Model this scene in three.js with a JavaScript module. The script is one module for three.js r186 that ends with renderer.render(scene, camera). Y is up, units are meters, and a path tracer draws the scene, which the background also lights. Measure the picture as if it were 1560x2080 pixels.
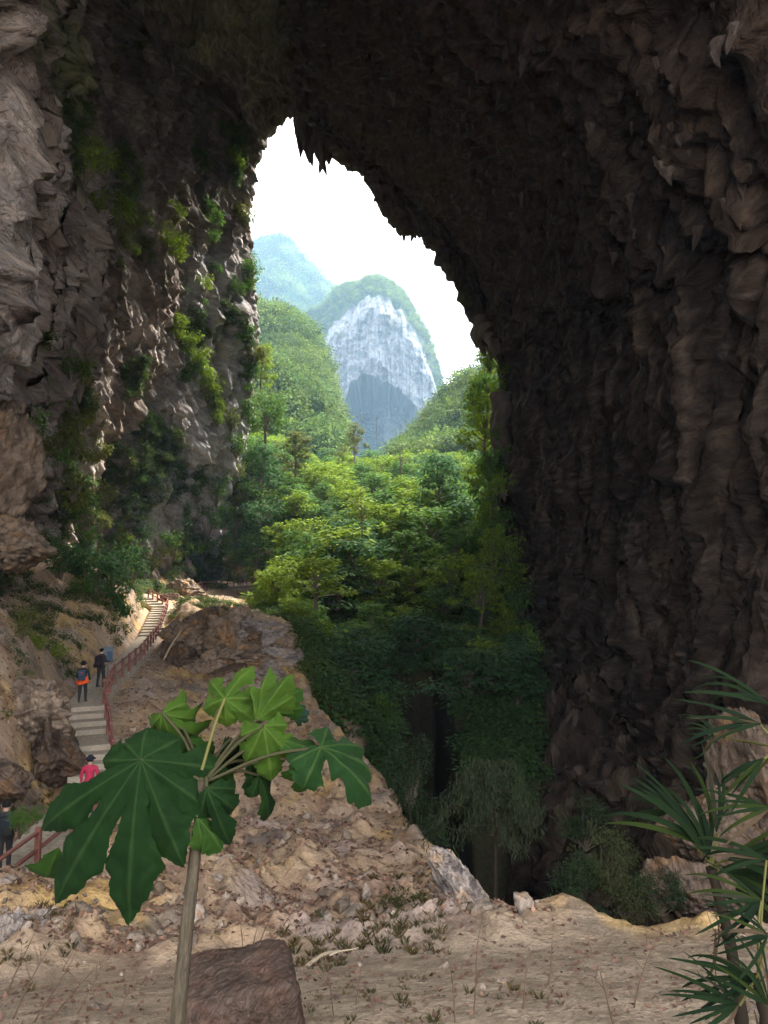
import * as THREE from 'three';
import { mergeGeometries, mergeVertices } from 'three/addons/utils/BufferGeometryUtils.js';
import { MarchingCubes } from 'three/addons/objects/MarchingCubes.js';
import { RoundedBoxGeometry } from 'three/addons/geometries/RoundedBoxGeometry.js';

// ---------------------------------------------------------------- camera, sky, sun, exposure
const scene = new THREE.Scene();
const TILT = THREE.MathUtils.degToRad(4.8);
const camera = new THREE.PerspectiveCamera(70, 0.75, 0.05, 6000);
camera.position.set(0, 0, 0);
camera.rotation.set(TILT, 0, 0);

const skyW = 256, skyH = 128, skyData = new Float32Array(skyW * skyH * 4);
for (let j = 0; j < skyH; j++) for (let i = 0; i < skyW; i++) {
  const el = ((j + 0.5) / skyH - 0.5) * Math.PI, k = (j * skyW + i) * 4;
  const up = Math.max(0, Math.sin(el));                         // bright thin overcast, a little brighter overhead
  const L = 0.95 + 0.25 * up;
  skyData[k] = L * 0.99; skyData[k + 1] = L; skyData[k + 2] = L * 1.02; skyData[k + 3] = 1;
}
const sky = new THREE.DataTexture(skyData, skyW, skyH, THREE.RGBAFormat, THREE.FloatType);
sky.mapping = THREE.EquirectangularReflectionMapping; sky.magFilter = THREE.LinearFilter; sky.minFilter = THREE.LinearFilter; sky.needsUpdate = true;
scene.background = sky; scene.environment = sky;

const sun = new THREE.DirectionalLight(new THREE.Color().setRGB(1, 0.95, 0.84), 4.2);
sun.position.set(230, 430, -430); sun.target.position.set(0, 0, -100); sun.shadow.radius = 40;
sun.castShadow = true; sun.shadow.mapSize.set(4096, 4096);
Object.assign(sun.shadow.camera, { left: -420, right: 420, top: 420, bottom: -420, near: 1, far: 1600 });
scene.add(sun, sun.target);

const renderer = new THREE.WebGLRenderer({ antialias: true });
renderer.toneMapping = THREE.LinearToneMapping;
renderer.toneMappingExposure = 6.2;
renderer.shadowMap.enabled = true;
scene.fog = new THREE.FogExp2(new THREE.Color().setRGB(0.45, 0.72, 1.0), 0.0002);

// ---------------------------------------------------------------- helpers
const V = (x, y, z) => new THREE.Vector3(x, y, z);
const lerp = (a, b, t) => a + (b - a) * t, clamp = (x, a = 0, b = 1) => Math.min(b, Math.max(a, x));
const sstep = (a, b, x) => { const t = clamp((x - a) / (b - a)); return t * t * (3 - 2 * t); };
function rng(seed) { let a = seed >>> 0; return () => { a = (a + 0x6D2B79F5) | 0; let t = Math.imul(a ^ (a >>> 15), 1 | a); t = (t + Math.imul(t ^ (t >>> 7), 61 | t)) ^ t; return ((t ^ (t >>> 14)) >>> 0) / 4294967296; }; }
const perm = new Uint8Array(512); { const r = rng(77), p = [...Array(256).keys()]; for (let i = 255; i > 0; i--) { const j = Math.floor(r() * (i + 1));[p[i], p[j]] = [p[j], p[i]]; } for (let i = 0; i < 512; i++) perm[i] = p[i & 255]; }
const gx = new Float32Array(256), gy = new Float32Array(256), gz = new Float32Array(256);
{ const r = rng(5); for (let i = 0; i < 256; i++) { const z = 2 * r() - 1, a = r() * 6.2832, q = Math.sqrt(1 - z * z); gx[i] = q * Math.cos(a); gy[i] = q * Math.sin(a); gz[i] = z; } }
function noise(x, y, z) {                                        // gradient noise, about -0.7 .. 0.7
  const X = Math.floor(x), Y = Math.floor(y), Z = Math.floor(z); x -= X; y -= Y; z -= Z;
  const u = x * x * x * (x * (x * 6 - 15) + 10), v = y * y * y * (y * (y * 6 - 15) + 10), w = z * z * z * (z * (z * 6 - 15) + 10);
  const g = (i, j, k) => { const h = perm[perm[perm[(X + i) & 255] + ((Y + j) & 255)] + ((Z + k) & 255)]; return gx[h] * (x - i) + gy[h] * (y - j) + gz[h] * (z - k); };
  return lerp(lerp(lerp(g(0, 0, 0), g(1, 0, 0), u), lerp(g(0, 1, 0), g(1, 1, 0), u), v), lerp(lerp(g(0, 0, 1), g(1, 0, 1), u), lerp(g(0, 1, 1), g(1, 1, 1), u), v), w);
}
function fbm(x, y, z, o = 4) { let s = 0, a = 1; for (let i = 0; i < o; i++) { s += a * noise(x, y, z); x = x * 2.03 + 7.1; y = y * 2.03 + 3.7; z = z * 2.03 + 1.3; a *= 0.5; } return s; }
function ridge(x, y, z, o = 3) { let s = 0, a = 1; for (let i = 0; i < o; i++) { s += a * (1 - 2.4 * Math.abs(noise(x, y, z))); x = x * 2.1 + 5.2; y = y * 2.1 + 1.7; z = z * 2.1 + 9.3; a *= 0.5; } return s; }

function cell(x, y, z) {                                         // distance to the nearest scattered point: rounded lobes with sharp creases between
  const X = Math.floor(x), Y = Math.floor(y), Z = Math.floor(z); let m = 9;
  for (let k = -1; k < 2; k++) for (let j = -1; j < 2; j++) for (let i = -1; i < 2; i++) { const h = perm[perm[perm[(X + i) & 255] + ((Y + j) & 255)] + ((Z + k) & 255)], a = X + i + 0.5 + 0.45 * gx[h] - x, b = Y + j + 0.5 + 0.45 * gy[h] - y, c = Z + k + 0.5 + 0.45 * gz[h] - z, d = a * a + b * b + c * c; if (d < m) m = d; }
  return Math.sqrt(m);
}
// where a sight line of the surveyed photograph meets a given distance: image point (1560 x 2080) at d metres ahead
const F = 1040 / Math.tan(THREE.MathUtils.degToRad(35)), CT = Math.cos(TILT), ST = Math.sin(TILT);
function at(px, py, d) { const X = (px - 780) / F, Y = (1040 - py) / F, k = d / (CT - Y * ST); return V(X * k, (Y * CT + ST) * k, -d); }
function toPix(x, y, z) { const f = y * ST - z * CT, u = y * CT + z * ST; return [780 + F * x / f, 1040 - F * u / f, f]; }

const taken = {};
function numbered(n) { const k = taken[n] = (taken[n] ?? -1) + 1; return k ? `${n}_${String(k).padStart(3, '0')}` : n; }
function shade(o) { o.traverse(m => { if (m.isMesh) { m.castShadow = true; m.receiveShadow = true; } }); return o; }
function thing(name, label, category, pos, turn = 0, group) {
  const o = new THREE.Group(); o.name = numbered(name); if (pos) o.position.copy(pos); o.rotation.y = turn; scene.add(o);
  o.userData = { label, category }; if (group) o.userData.group = group; return o;
}
function part(name, geo, mat, parent) { const m = new THREE.Mesh(geo, mat); m.name = name; m.castShadow = m.receiveShadow = true; parent.add(m); return m; }
function solo(name, geo, mat, label, category, group) { const m = part(numbered(name), geo, mat, scene); m.userData = { label, category }; if (group) m.userData.group = group; return m; }
function struct(name, geo, mat) { const m = part(name, geo, mat, scene); m.userData = { kind: 'structure' }; return m; }
function dup(o, pos, turn, label, group) {
  const c = o.clone(); c.name = numbered(o.userData.base); scene.add(c); c.position.copy(pos); c.rotation.y = turn;
  c.userData = { label, category: o.userData.category }; if (group) c.userData.group = group; return c;
}
const lin = (r, g, b) => new THREE.Color().setRGB(r, g, b);
function mat(c, rough = 0.9, extra = {}) { return new THREE.MeshPhysicalMaterial({ color: c, roughness: rough, metalness: 0, specularIntensity: 0.2, side: THREE.DoubleSide, ...extra }); }

// tileable rock-grain height and colour-grain textures
function pnoise(x, y, per, seed) { const X = Math.floor(x), Y = Math.floor(y); x -= X; y -= Y; const u = x * x * (3 - 2 * x), v = y * y * (3 - 2 * y); const g = (i, j) => { const a = perm[perm[(((X + i) % per) + per) % per + seed & 255] + ((((Y + j) % per) + per) % per) & 255]; return gx[a] * (x - i) + gy[a] * (y - j); }; return lerp(lerp(g(0, 0), g(1, 0), u), lerp(g(0, 1), g(1, 1), u), v); }
function grain(size, fn, srgb) { const d = new Uint8Array(size * size * 4); for (let j = 0; j < size; j++) for (let i = 0; i < size; i++) { const c = fn(i / size, j / size), k = (j * size + i) * 4; d[k] = clamp(c[0]) * 255; d[k + 1] = clamp(c[1]) * 255; d[k + 2] = clamp(c[2]) * 255; d[k + 3] = 255; } const t = new THREE.DataTexture(d, size, size); t.wrapS = t.wrapT = THREE.RepeatWrapping; t.magFilter = THREE.LinearFilter; t.minFilter = THREE.LinearMipmapLinearFilter; t.generateMipmaps = true; if (srgb) t.colorSpace = THREE.SRGBColorSpace; t.needsUpdate = true; return t; }
function tfbm(u, v, f, o, seed, aniso = 1) { let s = 0, a = 1; for (let i = 0; i < o; i++) { s += a * pnoise(u * f * aniso, v * f, f * Math.max(1, aniso), seed + i * 17); f *= 2; a *= 0.6; } return s; }
const rockBump = grain(1024, (u, v) => { const a = tfbm(u, v, 6, 6, 3), b = Math.abs(tfbm(u, v, 10, 4, 60)); const h = 0.5 + 0.45 * a - 0.35 * (b < 0.06 ? (0.06 - b) * 8 : 0); return [h, h, h]; });
const flowBump = grain(1024, (u, v) => { const a = tfbm(u, v, 4, 6, 13, 5), b = tfbm(u, v, 10, 5, 61, 2); const h = 0.5 + 0.4 * a + 0.25 * b; return [h, h, h]; });
const rockTone = grain(1024, (u, v) => { const a = tfbm(u, v, 8, 6, 120), b = tfbm(u, v, 40, 3, 33), c = tfbm(u, v, 14, 4, 9); const k = 0.86 + 0.24 * a + 0.14 * b; return [k + 0.03 * c, k, k - 0.05 * c]; }, true);
const dirtBump = grain(1024, (u, v) => { const a = tfbm(u, v, 10, 6, 200), b = tfbm(u, v, 48, 3, 90); const h = 0.5 + 0.35 * a + 0.3 * Math.max(0, b); return [h, h, h]; });
const dirtTone = grain(1024, (u, v) => { const a = tfbm(u, v, 12, 6, 20), b = tfbm(u, v, 60, 3, 133); const k = 0.88 + 0.2 * a + 0.1 * b + 0.1 * tfbm(u, v, 90, 2, 77); return [k, k * 0.99, k * 0.97]; }, true);
console.log('helpers');
// ---------------------------------------------------------------- ground: a height field fitted to surveyed points
const survey = [];
for (const [px, py, d] of [[95, 1700, 19.5], [190, 1600, 23.5], [178, 1432, 29.5], [200, 1392, 34], [262, 1342, 43], [303, 1295, 56], [325, 1240, 70], [290, 1217, 76], [385, 1200, 95], [440, 1196, 105], [520, 1190, 118],
  [110, 1480, 25], [30, 1400, 24], [0, 1250, 28], [150, 1270, 45], [200, 1160, 55], [265, 1190, 66], [380, 1150, 97], [60, 1600, 20],
  [300, 1500, 27], [400, 1450, 33], [300, 1425, 33], [500, 1500, 31], [600, 1450, 38], [600, 1600, 25], [400, 1700, 17], [600, 1750, 17], [300, 1850, 12.5], [600, 1900, 11], [800, 1800, 15], [900, 1880, 12], [200, 1700, 19], [100, 1850, 12.5], [50, 1950, 9.5], [400, 1975, 9], [720, 1650, 23],
  [600, 1990, 7], [800, 1970, 7.3], [1050, 1960, 7.5], [1100, 1930, 8], [1300, 1895, 9], [1550, 1900, 9], [900, 2060, 5.5], [1300, 2060, 5.5], [300, 2070, 5.5],
  [450, 1245, 52], [560, 1262, 52], [380, 1262, 54], [400, 1228, 70], [520, 1240, 75], [600, 1300, 52], [450, 1390, 41], [350, 1350, 45], [560, 1400, 41], [480, 1216, 95], [440, 1212, 88]]) { const p = at(px, py, d); survey.push([p.x, -p.z, p.y]); }
survey.push([0, 0, -1.75], [-5, 0, -2.2], [6, 0, -2.2], [0, 3, -2.4], [-9, 3, -3.2], [10, 3, -3], [0, -12, -1.5], [-12, -12, -2], [20, -12, -2], [20, 6, -3.5], [-13, 12, -5], [40, -30, -3], [-20, -40, -2], [50, 10, -2], [-30, 120, -1], [-34, 60, 2], [-20, 20, 1]);
const tps = (() => {                                             // thin-plate spline through those points
  const n = survey.length, N = n + 3, A = Array.from({ length: N }, () => new Float64Array(N + 1));
  const U = r2 => r2 < 1e-9 ? 0 : r2 * Math.log(r2) * 0.5;
  for (let i = 0; i < n; i++) { for (let j = 0; j < n; j++) A[i][j] = U((survey[i][0] - survey[j][0]) ** 2 + (survey[i][1] - survey[j][1]) ** 2) + (i === j ? 2.5 : 0); A[i][n] = A[n][i] = 1; A[i][n + 1] = A[n + 1][i] = survey[i][0]; A[i][n + 2] = A[n + 2][i] = survey[i][1]; A[i][N] = survey[i][2]; }
  for (let c = 0; c < N; c++) { let p = c; for (let r = c; r < N; r++) if (Math.abs(A[r][c]) > Math.abs(A[p][c])) p = r;[A[c], A[p]] = [A[p], A[c]]; for (let r = 0; r < N; r++) if (r !== c) { const f = A[r][c] / A[c][c]; if (f) for (let k = c; k <= N; k++) A[r][k] -= f * A[c][k]; } }
  const w = A.map((r, i) => r[N] / r[i]);
  return (x, d) => { let s = w[n] + w[n + 1] * x + w[n + 2] * d; for (let i = 0; i < n; i++) { const r2 = (x - survey[i][0]) ** 2 + (d - survey[i][1]) ** 2; if (r2 > 1e-9) s += w[i] * r2 * Math.log(r2) * 0.5; } return s; };
})();
function poly(list, x) { if (x <= list[0][0]) return list[0][1]; for (let i = 1; i < list.length; i++) if (x <= list[i][0]) { const [a, b] = list[i - 1], [c, e] = list[i]; return lerp(b, e, (x - a) / (c - a)); } return list[list.length - 1][1]; }
const rim = [[8, 2.4], [11, 1.9], [14, 1.2], [18, 0.8], [24, 0.35], [32, -1.2], [38, -3.2], [42, -4.6], [52, -6.2], [60, -9], [75, -12.5], [90, -16], [112, -18.5], [125, -24], [140, -60], [160, -300]];
const ledge = [[0, 8.2], [1.6, 8.3], [3, 9.2], [6, 9.6], [9, 11], [14, 13]];
const wood = [[36, -12], [45, -11], [60, -8.5], [80, -3.5], [110, 6], [160, 19], [230, 33], [330, 40], [500, 42], [900, 60], [2600, 90]];
function forestFloor(x, d) { const s = Math.max(1, d / 120); return poly(wood, d) + 0.022 * Math.max(0, -x / s - 4) ** 2 * Math.min(1, d / 90) + 0.02 * Math.max(0, x / s - 8) ** 2 + 2.2 * fbm(x * 0.06, 3.3, d * 0.06, 3); }
function pitFloor(x, d) { const near = -4.6 - (d - 9) * 1.25, deep = Math.min(-9.5, -23 + Math.max(0, x - 4.5) * 1.3); return Math.max(near, deep) + 0.9 * fbm(x * 0.3, 1, d * 0.3, 3); }
function beyond(x, d) {
  // the pit's far cliff stands 41 m off; a narrow cave mouth is cut back into it
  const notch = sstep(0.8, 1.6, x) * (1 - sstep(4.0, 4.9, x)) * 18, edge = 40.5 + notch + 1.5 * noise(x * 0.4, 2, 7);
  const k = sstep(edge, edge + 2.2, d + 0.6 * noise(x * 0.9, d * 0.9, 3));
  return lerp(pitFloor(x, d), forestFloor(x, d), k);
}
function baseHeight(x, d) {
  const gap = Math.min(x - poly(rim, d) - 0.5 * noise(d * 0.35, 4, 1) - 0.25 * noise(d * 1.3, 9, 1), d - poly(ledge, x) - 0.3 * noise(x * 0.9, 8, 2));
  const f = sstep(0, d < 45 ? 2.6 : 6, gap);
  if (d > 150) return forestFloor(x, d);
  if (f >= 1) return beyond(x, d);
  const p = clamp(tps(x, d), -9, 12);
  return f <= 0 ? p : lerp(p, beyond(x, d), f);
}
// the walkway: centre line (x, y, d)
const walk = [at(-120, 1800, 15), at(20, 1735, 17.6), at(95, 1690, 19.5), at(190, 1592, 23.5), at(176, 1426, 29.5), at(202, 1386, 34), at(262, 1337, 43), at(303, 1290, 56), at(326, 1236, 70), at(288, 1212, 76)];
walk[0].y = walk[1].y = walk[2].y = -6.85; walk[3].y = -6.8; walk[4].y = -5.15; walk[5].y = -5.1; walk[6].y = -5.05; walk[7].y = -4.75; walk[8].y = -3.25; walk[9].y = -2.5;
const walkFar = [at(372, 1206, 92), at(400, 1199, 97), at(440, 1194, 105), at(480, 1190, 111), at(530, 1186, 119)];
function nearWalk(x, d) {                                        // [distance to the walkway, its height there]
  let best = [1e9, 0];
  for (const w of [walk, walkFar]) for (let i = 1; i < w.length; i++) { const a = w[i - 1], b = w[i], ex = b.x - a.x, ed = a.z - b.z, t = clamp(((x - a.x) * ex + (d + a.z) * ed) / (ex * ex + ed * ed)); const q = Math.hypot(x - a.x - ex * t, d + a.z - ed * t); if (q < best[0]) best = [q, lerp(a.y, b.y, t)]; }
  return best;
}
function groundHeight(x, d) {
  let h = baseHeight(x, d);
  if (d > 10 && d < 125 && x < 0) { const [q, y] = nearWalk(x, d); if (q < 3.5) { const k = 1 - sstep(0.8, 2.6, q); h = lerp(h, y - 0.28, k); } const r = sstep(1.0, 2.5, q); h += r * roughness(x, d); } else h += roughness(x, d);
  return h;
}
function roughness(x, d) {
  const near = 1 - sstep(60, 130, d); if (near <= 0) return 0;
  const sandy = 1 - sstep(8.2, 9.8, d + 1.2 * noise(x * 0.5, 3, 4)), k = lerp(1, 0.07, sandy);
  // broken dirt and rock: lumps with sharp shoulders, gullies running down to the pit
  const a = ridge(x * 0.22 + 0.12 * d, 0.4, d * 0.16, 3), b = fbm(x * 0.8, 5.2, d * 0.8, 4), c = Math.abs(noise(x * 1.7 + 3, 1.5, d * 1.7)), g = fbm(x * 3.1, 0.7, d * 3.1, 2);
  const e = ridge(x * 1.1 + 0.5 * d, 2.2, d * 0.9, 3) - 0.7, m = sstep(-0.15, 0.25, noise(x * 0.21, 18, d * 0.21));
  const st = (q => { const w = q * 3.2, f = Math.floor(w); return (f + sstep(0.55, 1, w - f)) / 3.2 - q; })(a + 0.5 * b);   // broken ledges
  return near * k * (0.45 * (a - 0.6) + 0.42 * b + 0.6 * st + 0.2 * e * m + 0.28 * (0.25 - c) * sstep(-0.1, 0.3, noise(x * 0.3, 8, d * 0.3) + 0.1) + 0.16 * g);
}
function onGround(px, py, from = 3, to = 260) {
  let last = from; for (let d = from; d < to; d += Math.max(0.05, d * 0.006)) { const p = at(px, py, d); if (p.y < groundHeight(p.x, d)) { const q = at(px, py, (d + last) / 2); q.y = groundHeight(q.x, -q.z); return q; } last = d; } return null;
}
{
  const dl = []; for (let d = -70; d < 3; d += d < -12 ? 3 : 0.45) dl.push(d); for (let d = 3; d < 2600; d += Math.max(0.11, d * 0.0105)) dl.push(d);
  const C = 440, R = dl.length, pos = new Float32Array(R * (C + 1) * 3), uv = new Float32Array(R * (C + 1) * 2), col = new Float32Array(R * (C + 1) * 3), idx = [];
  const xs = (c, d) => { const u = c / C * 2 - 1; return u * (0.55 + 0.45 * u * u) * (30 + Math.max(0, d) * 0.5 + Math.max(0, -d - 5) * 3 + Math.max(0, d - 130) * 0.9) - (d > 12 && d < 125 ? 3 : 0) * sstep(12, 20, d) * (1 - sstep(100, 125, d)); };
  for (let r = 0; r < R; r++) for (let c = 0; c <= C; c++) {
    const d = dl[r], x = xs(c, d), k = r * (C + 1) + c, y = groundHeight(x, d);
    pos[k * 3] = x; pos[k * 3 + 1] = y; pos[k * 3 + 2] = -d; uv[k * 2] = x / 3 + y * 0.13; uv[k * 2 + 1] = d / 3 + y * 0.21;
    if (r < R - 1 && c < C) idx.push(k, k + 1, k + C + 1, k + 1, k + C + 2, k + C + 1);
  }
  const g = new THREE.BufferGeometry(); g.setAttribute('position', new THREE.BufferAttribute(pos, 3)); g.setAttribute('uv', new THREE.BufferAttribute(uv, 2)); g.setIndex(idx); g.computeVertexNormals();
  for (let k = 0; k < R * (C + 1); k++) {
    // mineral colours of the slope: tan clay, ochre, pinkish and grey limestone, humus under the wood
    const x = pos[k * 3], y = pos[k * 3 + 1], d = -pos[k * 3 + 2];
    const n1 = fbm(x * 0.33, y * 0.33, d * 0.33, 4), n2 = fbm(x * 0.9 + 9, y * 0.9, d * 0.9, 4), n3 = fbm(x * 2.7, y * 2.7 + 4, d * 2.7, 3), n4 = fbm(x * 0.55 + 30, y, d * 0.35, 4);
    let c = [0.43, 0.305, 0.21];
    const mixc = (q, t) => { t = clamp(t); for (let i = 0; i < 3; i++) c[i] = lerp(c[i], q[i], t); };
    mixc([0.58, 0.38, 0.15], sstep(0.05, 0.4, n1) * 0.85);                         // ochre clay
    mixc([0.46, 0.36, 0.33], sstep(0.1, 0.45, -n1) * 0.8);                         // pink-grey limestone
    mixc([0.19, 0.105, 0.075], sstep(0.1, 0.4, n2) * 0.7);                       // damp soil and litter
    mixc([0.17, 0.15, 0.145], sstep(0.2, 0.42, n4) * 0.75);                          // dark grey film on the rock
    mixc([0.56, 0.46, 0.35], sstep(0.22, 0.5, n3) * 0.55);
    const sand = (1 - sstep(7.8, 9.8, d)) * sstep(-0.9, 0.3, 0.5 + n2);
    mixc([0.37, 0.29, 0.22], sand * 0.95); if (sand > 0.4) mixc([0.29, 0.20, 0.15], sstep(0.3, 0.55, n3) * 0.5);
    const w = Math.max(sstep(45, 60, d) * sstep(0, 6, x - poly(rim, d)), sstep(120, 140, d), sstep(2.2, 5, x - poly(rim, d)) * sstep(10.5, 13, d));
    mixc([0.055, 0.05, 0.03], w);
    col[k * 3] = c[0]; col[k * 3 + 1] = c[1]; col[k * 3 + 2] = c[2];
  }
  g.setAttribute('color', new THREE.BufferAttribute(col, 3));
  struct('ground', g, mat(0xffffff, 0.95, { vertexColors: true, map: dirtTone, bumpMap: dirtBump, bumpScale: 0.06 }));
  console.log('ground', idx.length / 3);
}

// ---------------------------------------------------------------- the cave: one lofted shell, from its mouth back past the camera
const mouthPix = [[415, 1420, 112], [418, 1250, 112], [425, 1130, 112], [448, 1000, 112], [478, 900, 112], [498, 810, 112], [512, 700, 112], [505, 590, 112], [501, 470, 112], [508, 360, 110], [524, 285, 108], [555, 232, 105], [604, 218, 103], [640, 262, 102], [684, 308, 101], [742, 355, 100], [795, 408, 99], [835, 452, 98], [885, 488, 97], [928, 556, 96], [958, 622, 95], [990, 690, 93], [1018, 735, 91], [1014, 840, 89], [1020, 940, 86], [1030, 1060, 82], [1048, 1200, 74], [1062, 1340, 61], [1048, 1480, 49], [1005, 1600, 43.5], [965, 1780, 41.5]];
const M = mouthPix.map(p => at(...p)), NP = M.length;
const xl0 = M[7].x, xa0 = M[12].x, xr0 = M[24].x, ya0 = M[12].y, YB = -26;
M[0].y = Math.min(M[0].y, YB + 6); M[NP - 1].y = YB; M[NP - 2].y = Math.min(M[NP - 2].y, -14);
const ringSpec = [[94, -27, -13, 17.2, 71], [74, -30, -11, 17.5, 65], [50, -24.5, -8, 18, 55], [29, -18, -6, 18, 46], [14, -15, -2, 27, 40], [4, -15.5, 4, 42, 31], [-6, -17, 9, 52, 26]];  // last rings: unseen rear opening, added and flared right to let skylight in
const rings = [];
{ const cx = -2, cy = 22; rings.push(M.map((p, i) => { const dx = p.x - cx, dy = Math.max(0, p.y - cy), k = i > 22 ? 0.55 : 1; return V(p.x + (dx > 0 ? 16 : -16) * k, p.y + dy * 0.7, p.z - 9 * (i > 22 ? 0.3 : 1)); })); }
rings.push(M.map(p => p.clone()));
for (const [d, xl, xa, xr, hc] of ringSpec) rings.push(M.map((p, i) => {
  const yf = (p.y - YB) / (ya0 - YB), y = YB + yf * (hc - YB);
  let x;
  if (i <= 12) { const xf = (p.x - xl0) / (xa0 - xl0); x = xl + (xf < 0 ? 0.35 * xf : xf * xf * (3 - 2 * xf)) * (xa - xl); }
  else { const xf = (p.x - xa0) / (xr0 - xa0); x = xa + xf * (xr - xa); }
  const k = i > 24 ? lerp(1, -p.z / 90, 0.7) : 1;
  return V(x, y, -(d > 0 ? d * k : d));
}));
function cat(p0, p1, p2, p3, t) { const a = t * t, b = a * t; return 0.5 * (2 * p1 + (p2 - p0) * t + (2 * p0 - 5 * p1 + 4 * p2 - p3) * a + (3 * p1 - p0 - 3 * p2 + p3) * b); }
const caveMat = mat(0xffffff, 0.88, { vertexColors: true, map: rockTone, bumpMap: flowBump, bumpScale: 0.22 });
const leftMat = mat(0xffffff, 0.9, { vertexColors: true, map: rockTone, bumpMap: rockBump, bumpScale: 0.3 });
const shell = { S: 0, T: 0, pos: null, nor: null };
{
  // samples: dense where the photograph looks
  const ts = []; const add = (a, b, n) => { for (let i = 0; i < n; i++) ts.push(a + (b - a) * i / n); };
  add(0, 1, 14); add(1, 2, 90); add(2, 3, 95); add(3, 4, 120); add(4, 5, 100); add(5, 6, 26); add(6, 8, 30); ts.push(8);
  const ss = []; for (let i = 0; i < NP - 1; i++) { const n = i < 2 ? 16 : i < 11 ? 24 : i < 21 ? 20 : 26; for (let k = 0; k < n; k++) ss.push(i + k / n); } ss.push(NP - 1);
  const S = ss.length, T = ts.length, P = new Float32Array(S * T * 3);
  const rowPts = ts.map(t => { const i = Math.min(rings.length - 2, Math.floor(t)), f = t - i, q = j => rings[clamp(j, 0, rings.length - 1)]; return M.map((_, k) => [0, 1, 2].map(a => cat(q(i - 1)[k].getComponent(a), q(i)[k].getComponent(a), q(i + 1)[k].getComponent(a), q(i + 2)[k].getComponent(a), f))); });
  for (let r = 0; r < T; r++) for (let c = 0; c < S; c++) { const s = ss[c], i = Math.min(NP - 2, Math.floor(s)), f = s - i, q = j => rowPts[r][clamp(j, 0, NP - 1)]; for (let a = 0; a < 3; a++) P[(r * S + c) * 3 + a] = cat(q(i - 1)[a], q(i)[a], q(i + 1)[a], q(i + 2)[a], f); }
  const idx = []; for (let r = 0; r < T - 1; r++) for (let c = 0; c < S - 1; c++) { const k = r * S + c; idx.push(k, k + S, k + 1, k + 1, k + S, k + S + 1); }
  const tmp = new THREE.BufferGeometry(); tmp.setAttribute('position', new THREE.BufferAttribute(P, 3)); tmp.setIndex(idx); tmp.computeVertexNormals();
  const N = tmp.attributes.normal.array; let flip = 1; { const k = (Math.floor(T / 2) * S + Math.floor(S * 0.75)) * 3; if (N[k] > 0) flip = -1; }
  const colLen = [0], rowLen = [0], mid0 = Math.floor(T * 0.5);
  for (let c = 1; c < S; c++) { const k = (mid0 * S + c) * 3; colLen.push(colLen[c - 1] + Math.hypot(P[k] - P[k - 3], P[k + 1] - P[k - 2], P[k + 2] - P[k - 1])); }
  for (let r = 1; r < T; r++) { const k = (r * S + Math.floor(S * 0.7)) * 3, j = k - S * 3; rowLen.push(rowLen[r - 1] + Math.hypot(P[k] - P[j], P[k + 1] - P[j + 1], P[k + 2] - P[j + 2])); }
  const Q = new Float32Array(P.length), col = new Float32Array(P.length), uv = new Float32Array(S * T * 2);
  for (let r = 0; r < T; r++) for (let c = 0; c < S; c++) {
    const k = (r * S + c) * 3, x = P[k], y = P[k + 1], z = P[k + 2], t = ts[r], s = ss[c];
    const nx = N[k] * flip, ny = N[k + 1] * flip, nz = N[k + 2] * flip;
    const lip = lerp(0.25, 1, sstep(1.0, 1.7, Math.abs(t - 1) + 1)), left = 1 - sstep(10, 13, s), right = sstep(17, 22, s), roof = 1 - left - right;
    const wx = 2.2 * noise(x * 0.09, y * 0.05, z * 0.09), wz = 2.2 * noise(x * 0.09 + 40, y * 0.05, z * 0.09);
    const big = fbm(x * 0.045 + 3, y * 0.03, z * 0.045, 3);
    const mid = ridge((x + wx) * 0.16, y * 0.055, (z + wz) * 0.16, 3) - 0.7;
    const drape = ridge((x + wx) * 0.5, y * 0.085 + 3, (z + wz) * 0.5, 3) - 0.6;
    const lumps = fbm(x * 0.35 + 11, y * 0.28, z * 0.35, 4), fine = fbm(x * 1.3, y * 0.55, z * 1.3, 3);
    const knob = 1 - 2 * Math.abs(noise(x * 0.6 + 8, y * 0.5, z * 0.6 + 2));
    const crag = ridge(x * 0.85 + 4, y * 0.3, z * 0.85, 3) - 0.65;
    const drip = ridge((x + wx) * 1.25 + 9, y * 0.16, (z + wz) * 1.25, 2) - 0.6;
    const cv = 0.5 - cell((x + wx) * 0.42 + 3, y * 0.075 + 0.3 * big, (z + wz) * 0.42), cf = 0.45 - cell((x + wx) * 1.15, y * 0.24, (z + wz) * 1.15 + 7), cb = 0.5 - cell((x + 0.6 * wx) * 0.34 + 30, y * 0.2 + 4, (z + 0.6 * wz) * 0.34), cs = 0.45 - cell(x * 0.95 + 5, y * 0.6, z * 0.95);
    const bq = y * 0.42 + 1.6 * noise(x * 0.11, y * 0.05, z * 0.11 + 3) + 0.5 * noise(x * 0.5, y * 0.4, z * 0.5), bf = bq - Math.floor(bq), bedStep = sstep(0, 0.18, bf) - bf;
    const sq = (z * 0.55 + x * 0.2 + y * 0.16) + 1.3 * noise(x * 0.2, y * 0.13, z * 0.2 + 8), sf = sq - Math.floor(sq), shard = (sstep(0, 0.12, sf) - sf) * sstep(-0.2, 0.2, noise(x * 0.15 + 5, y * 0.15, z * 0.15));
    const pit = ridge(x * 1.9, y * 1.1, z * 1.9 + 4, 3) - 0.6;
    const hang = Math.max(0, noise(x * 0.13 + 70, y * 0.1, z * 0.13)) * sstep(-0.2, 0.5, noise(x * 0.3, y * 0.16, z * 0.3));
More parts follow.
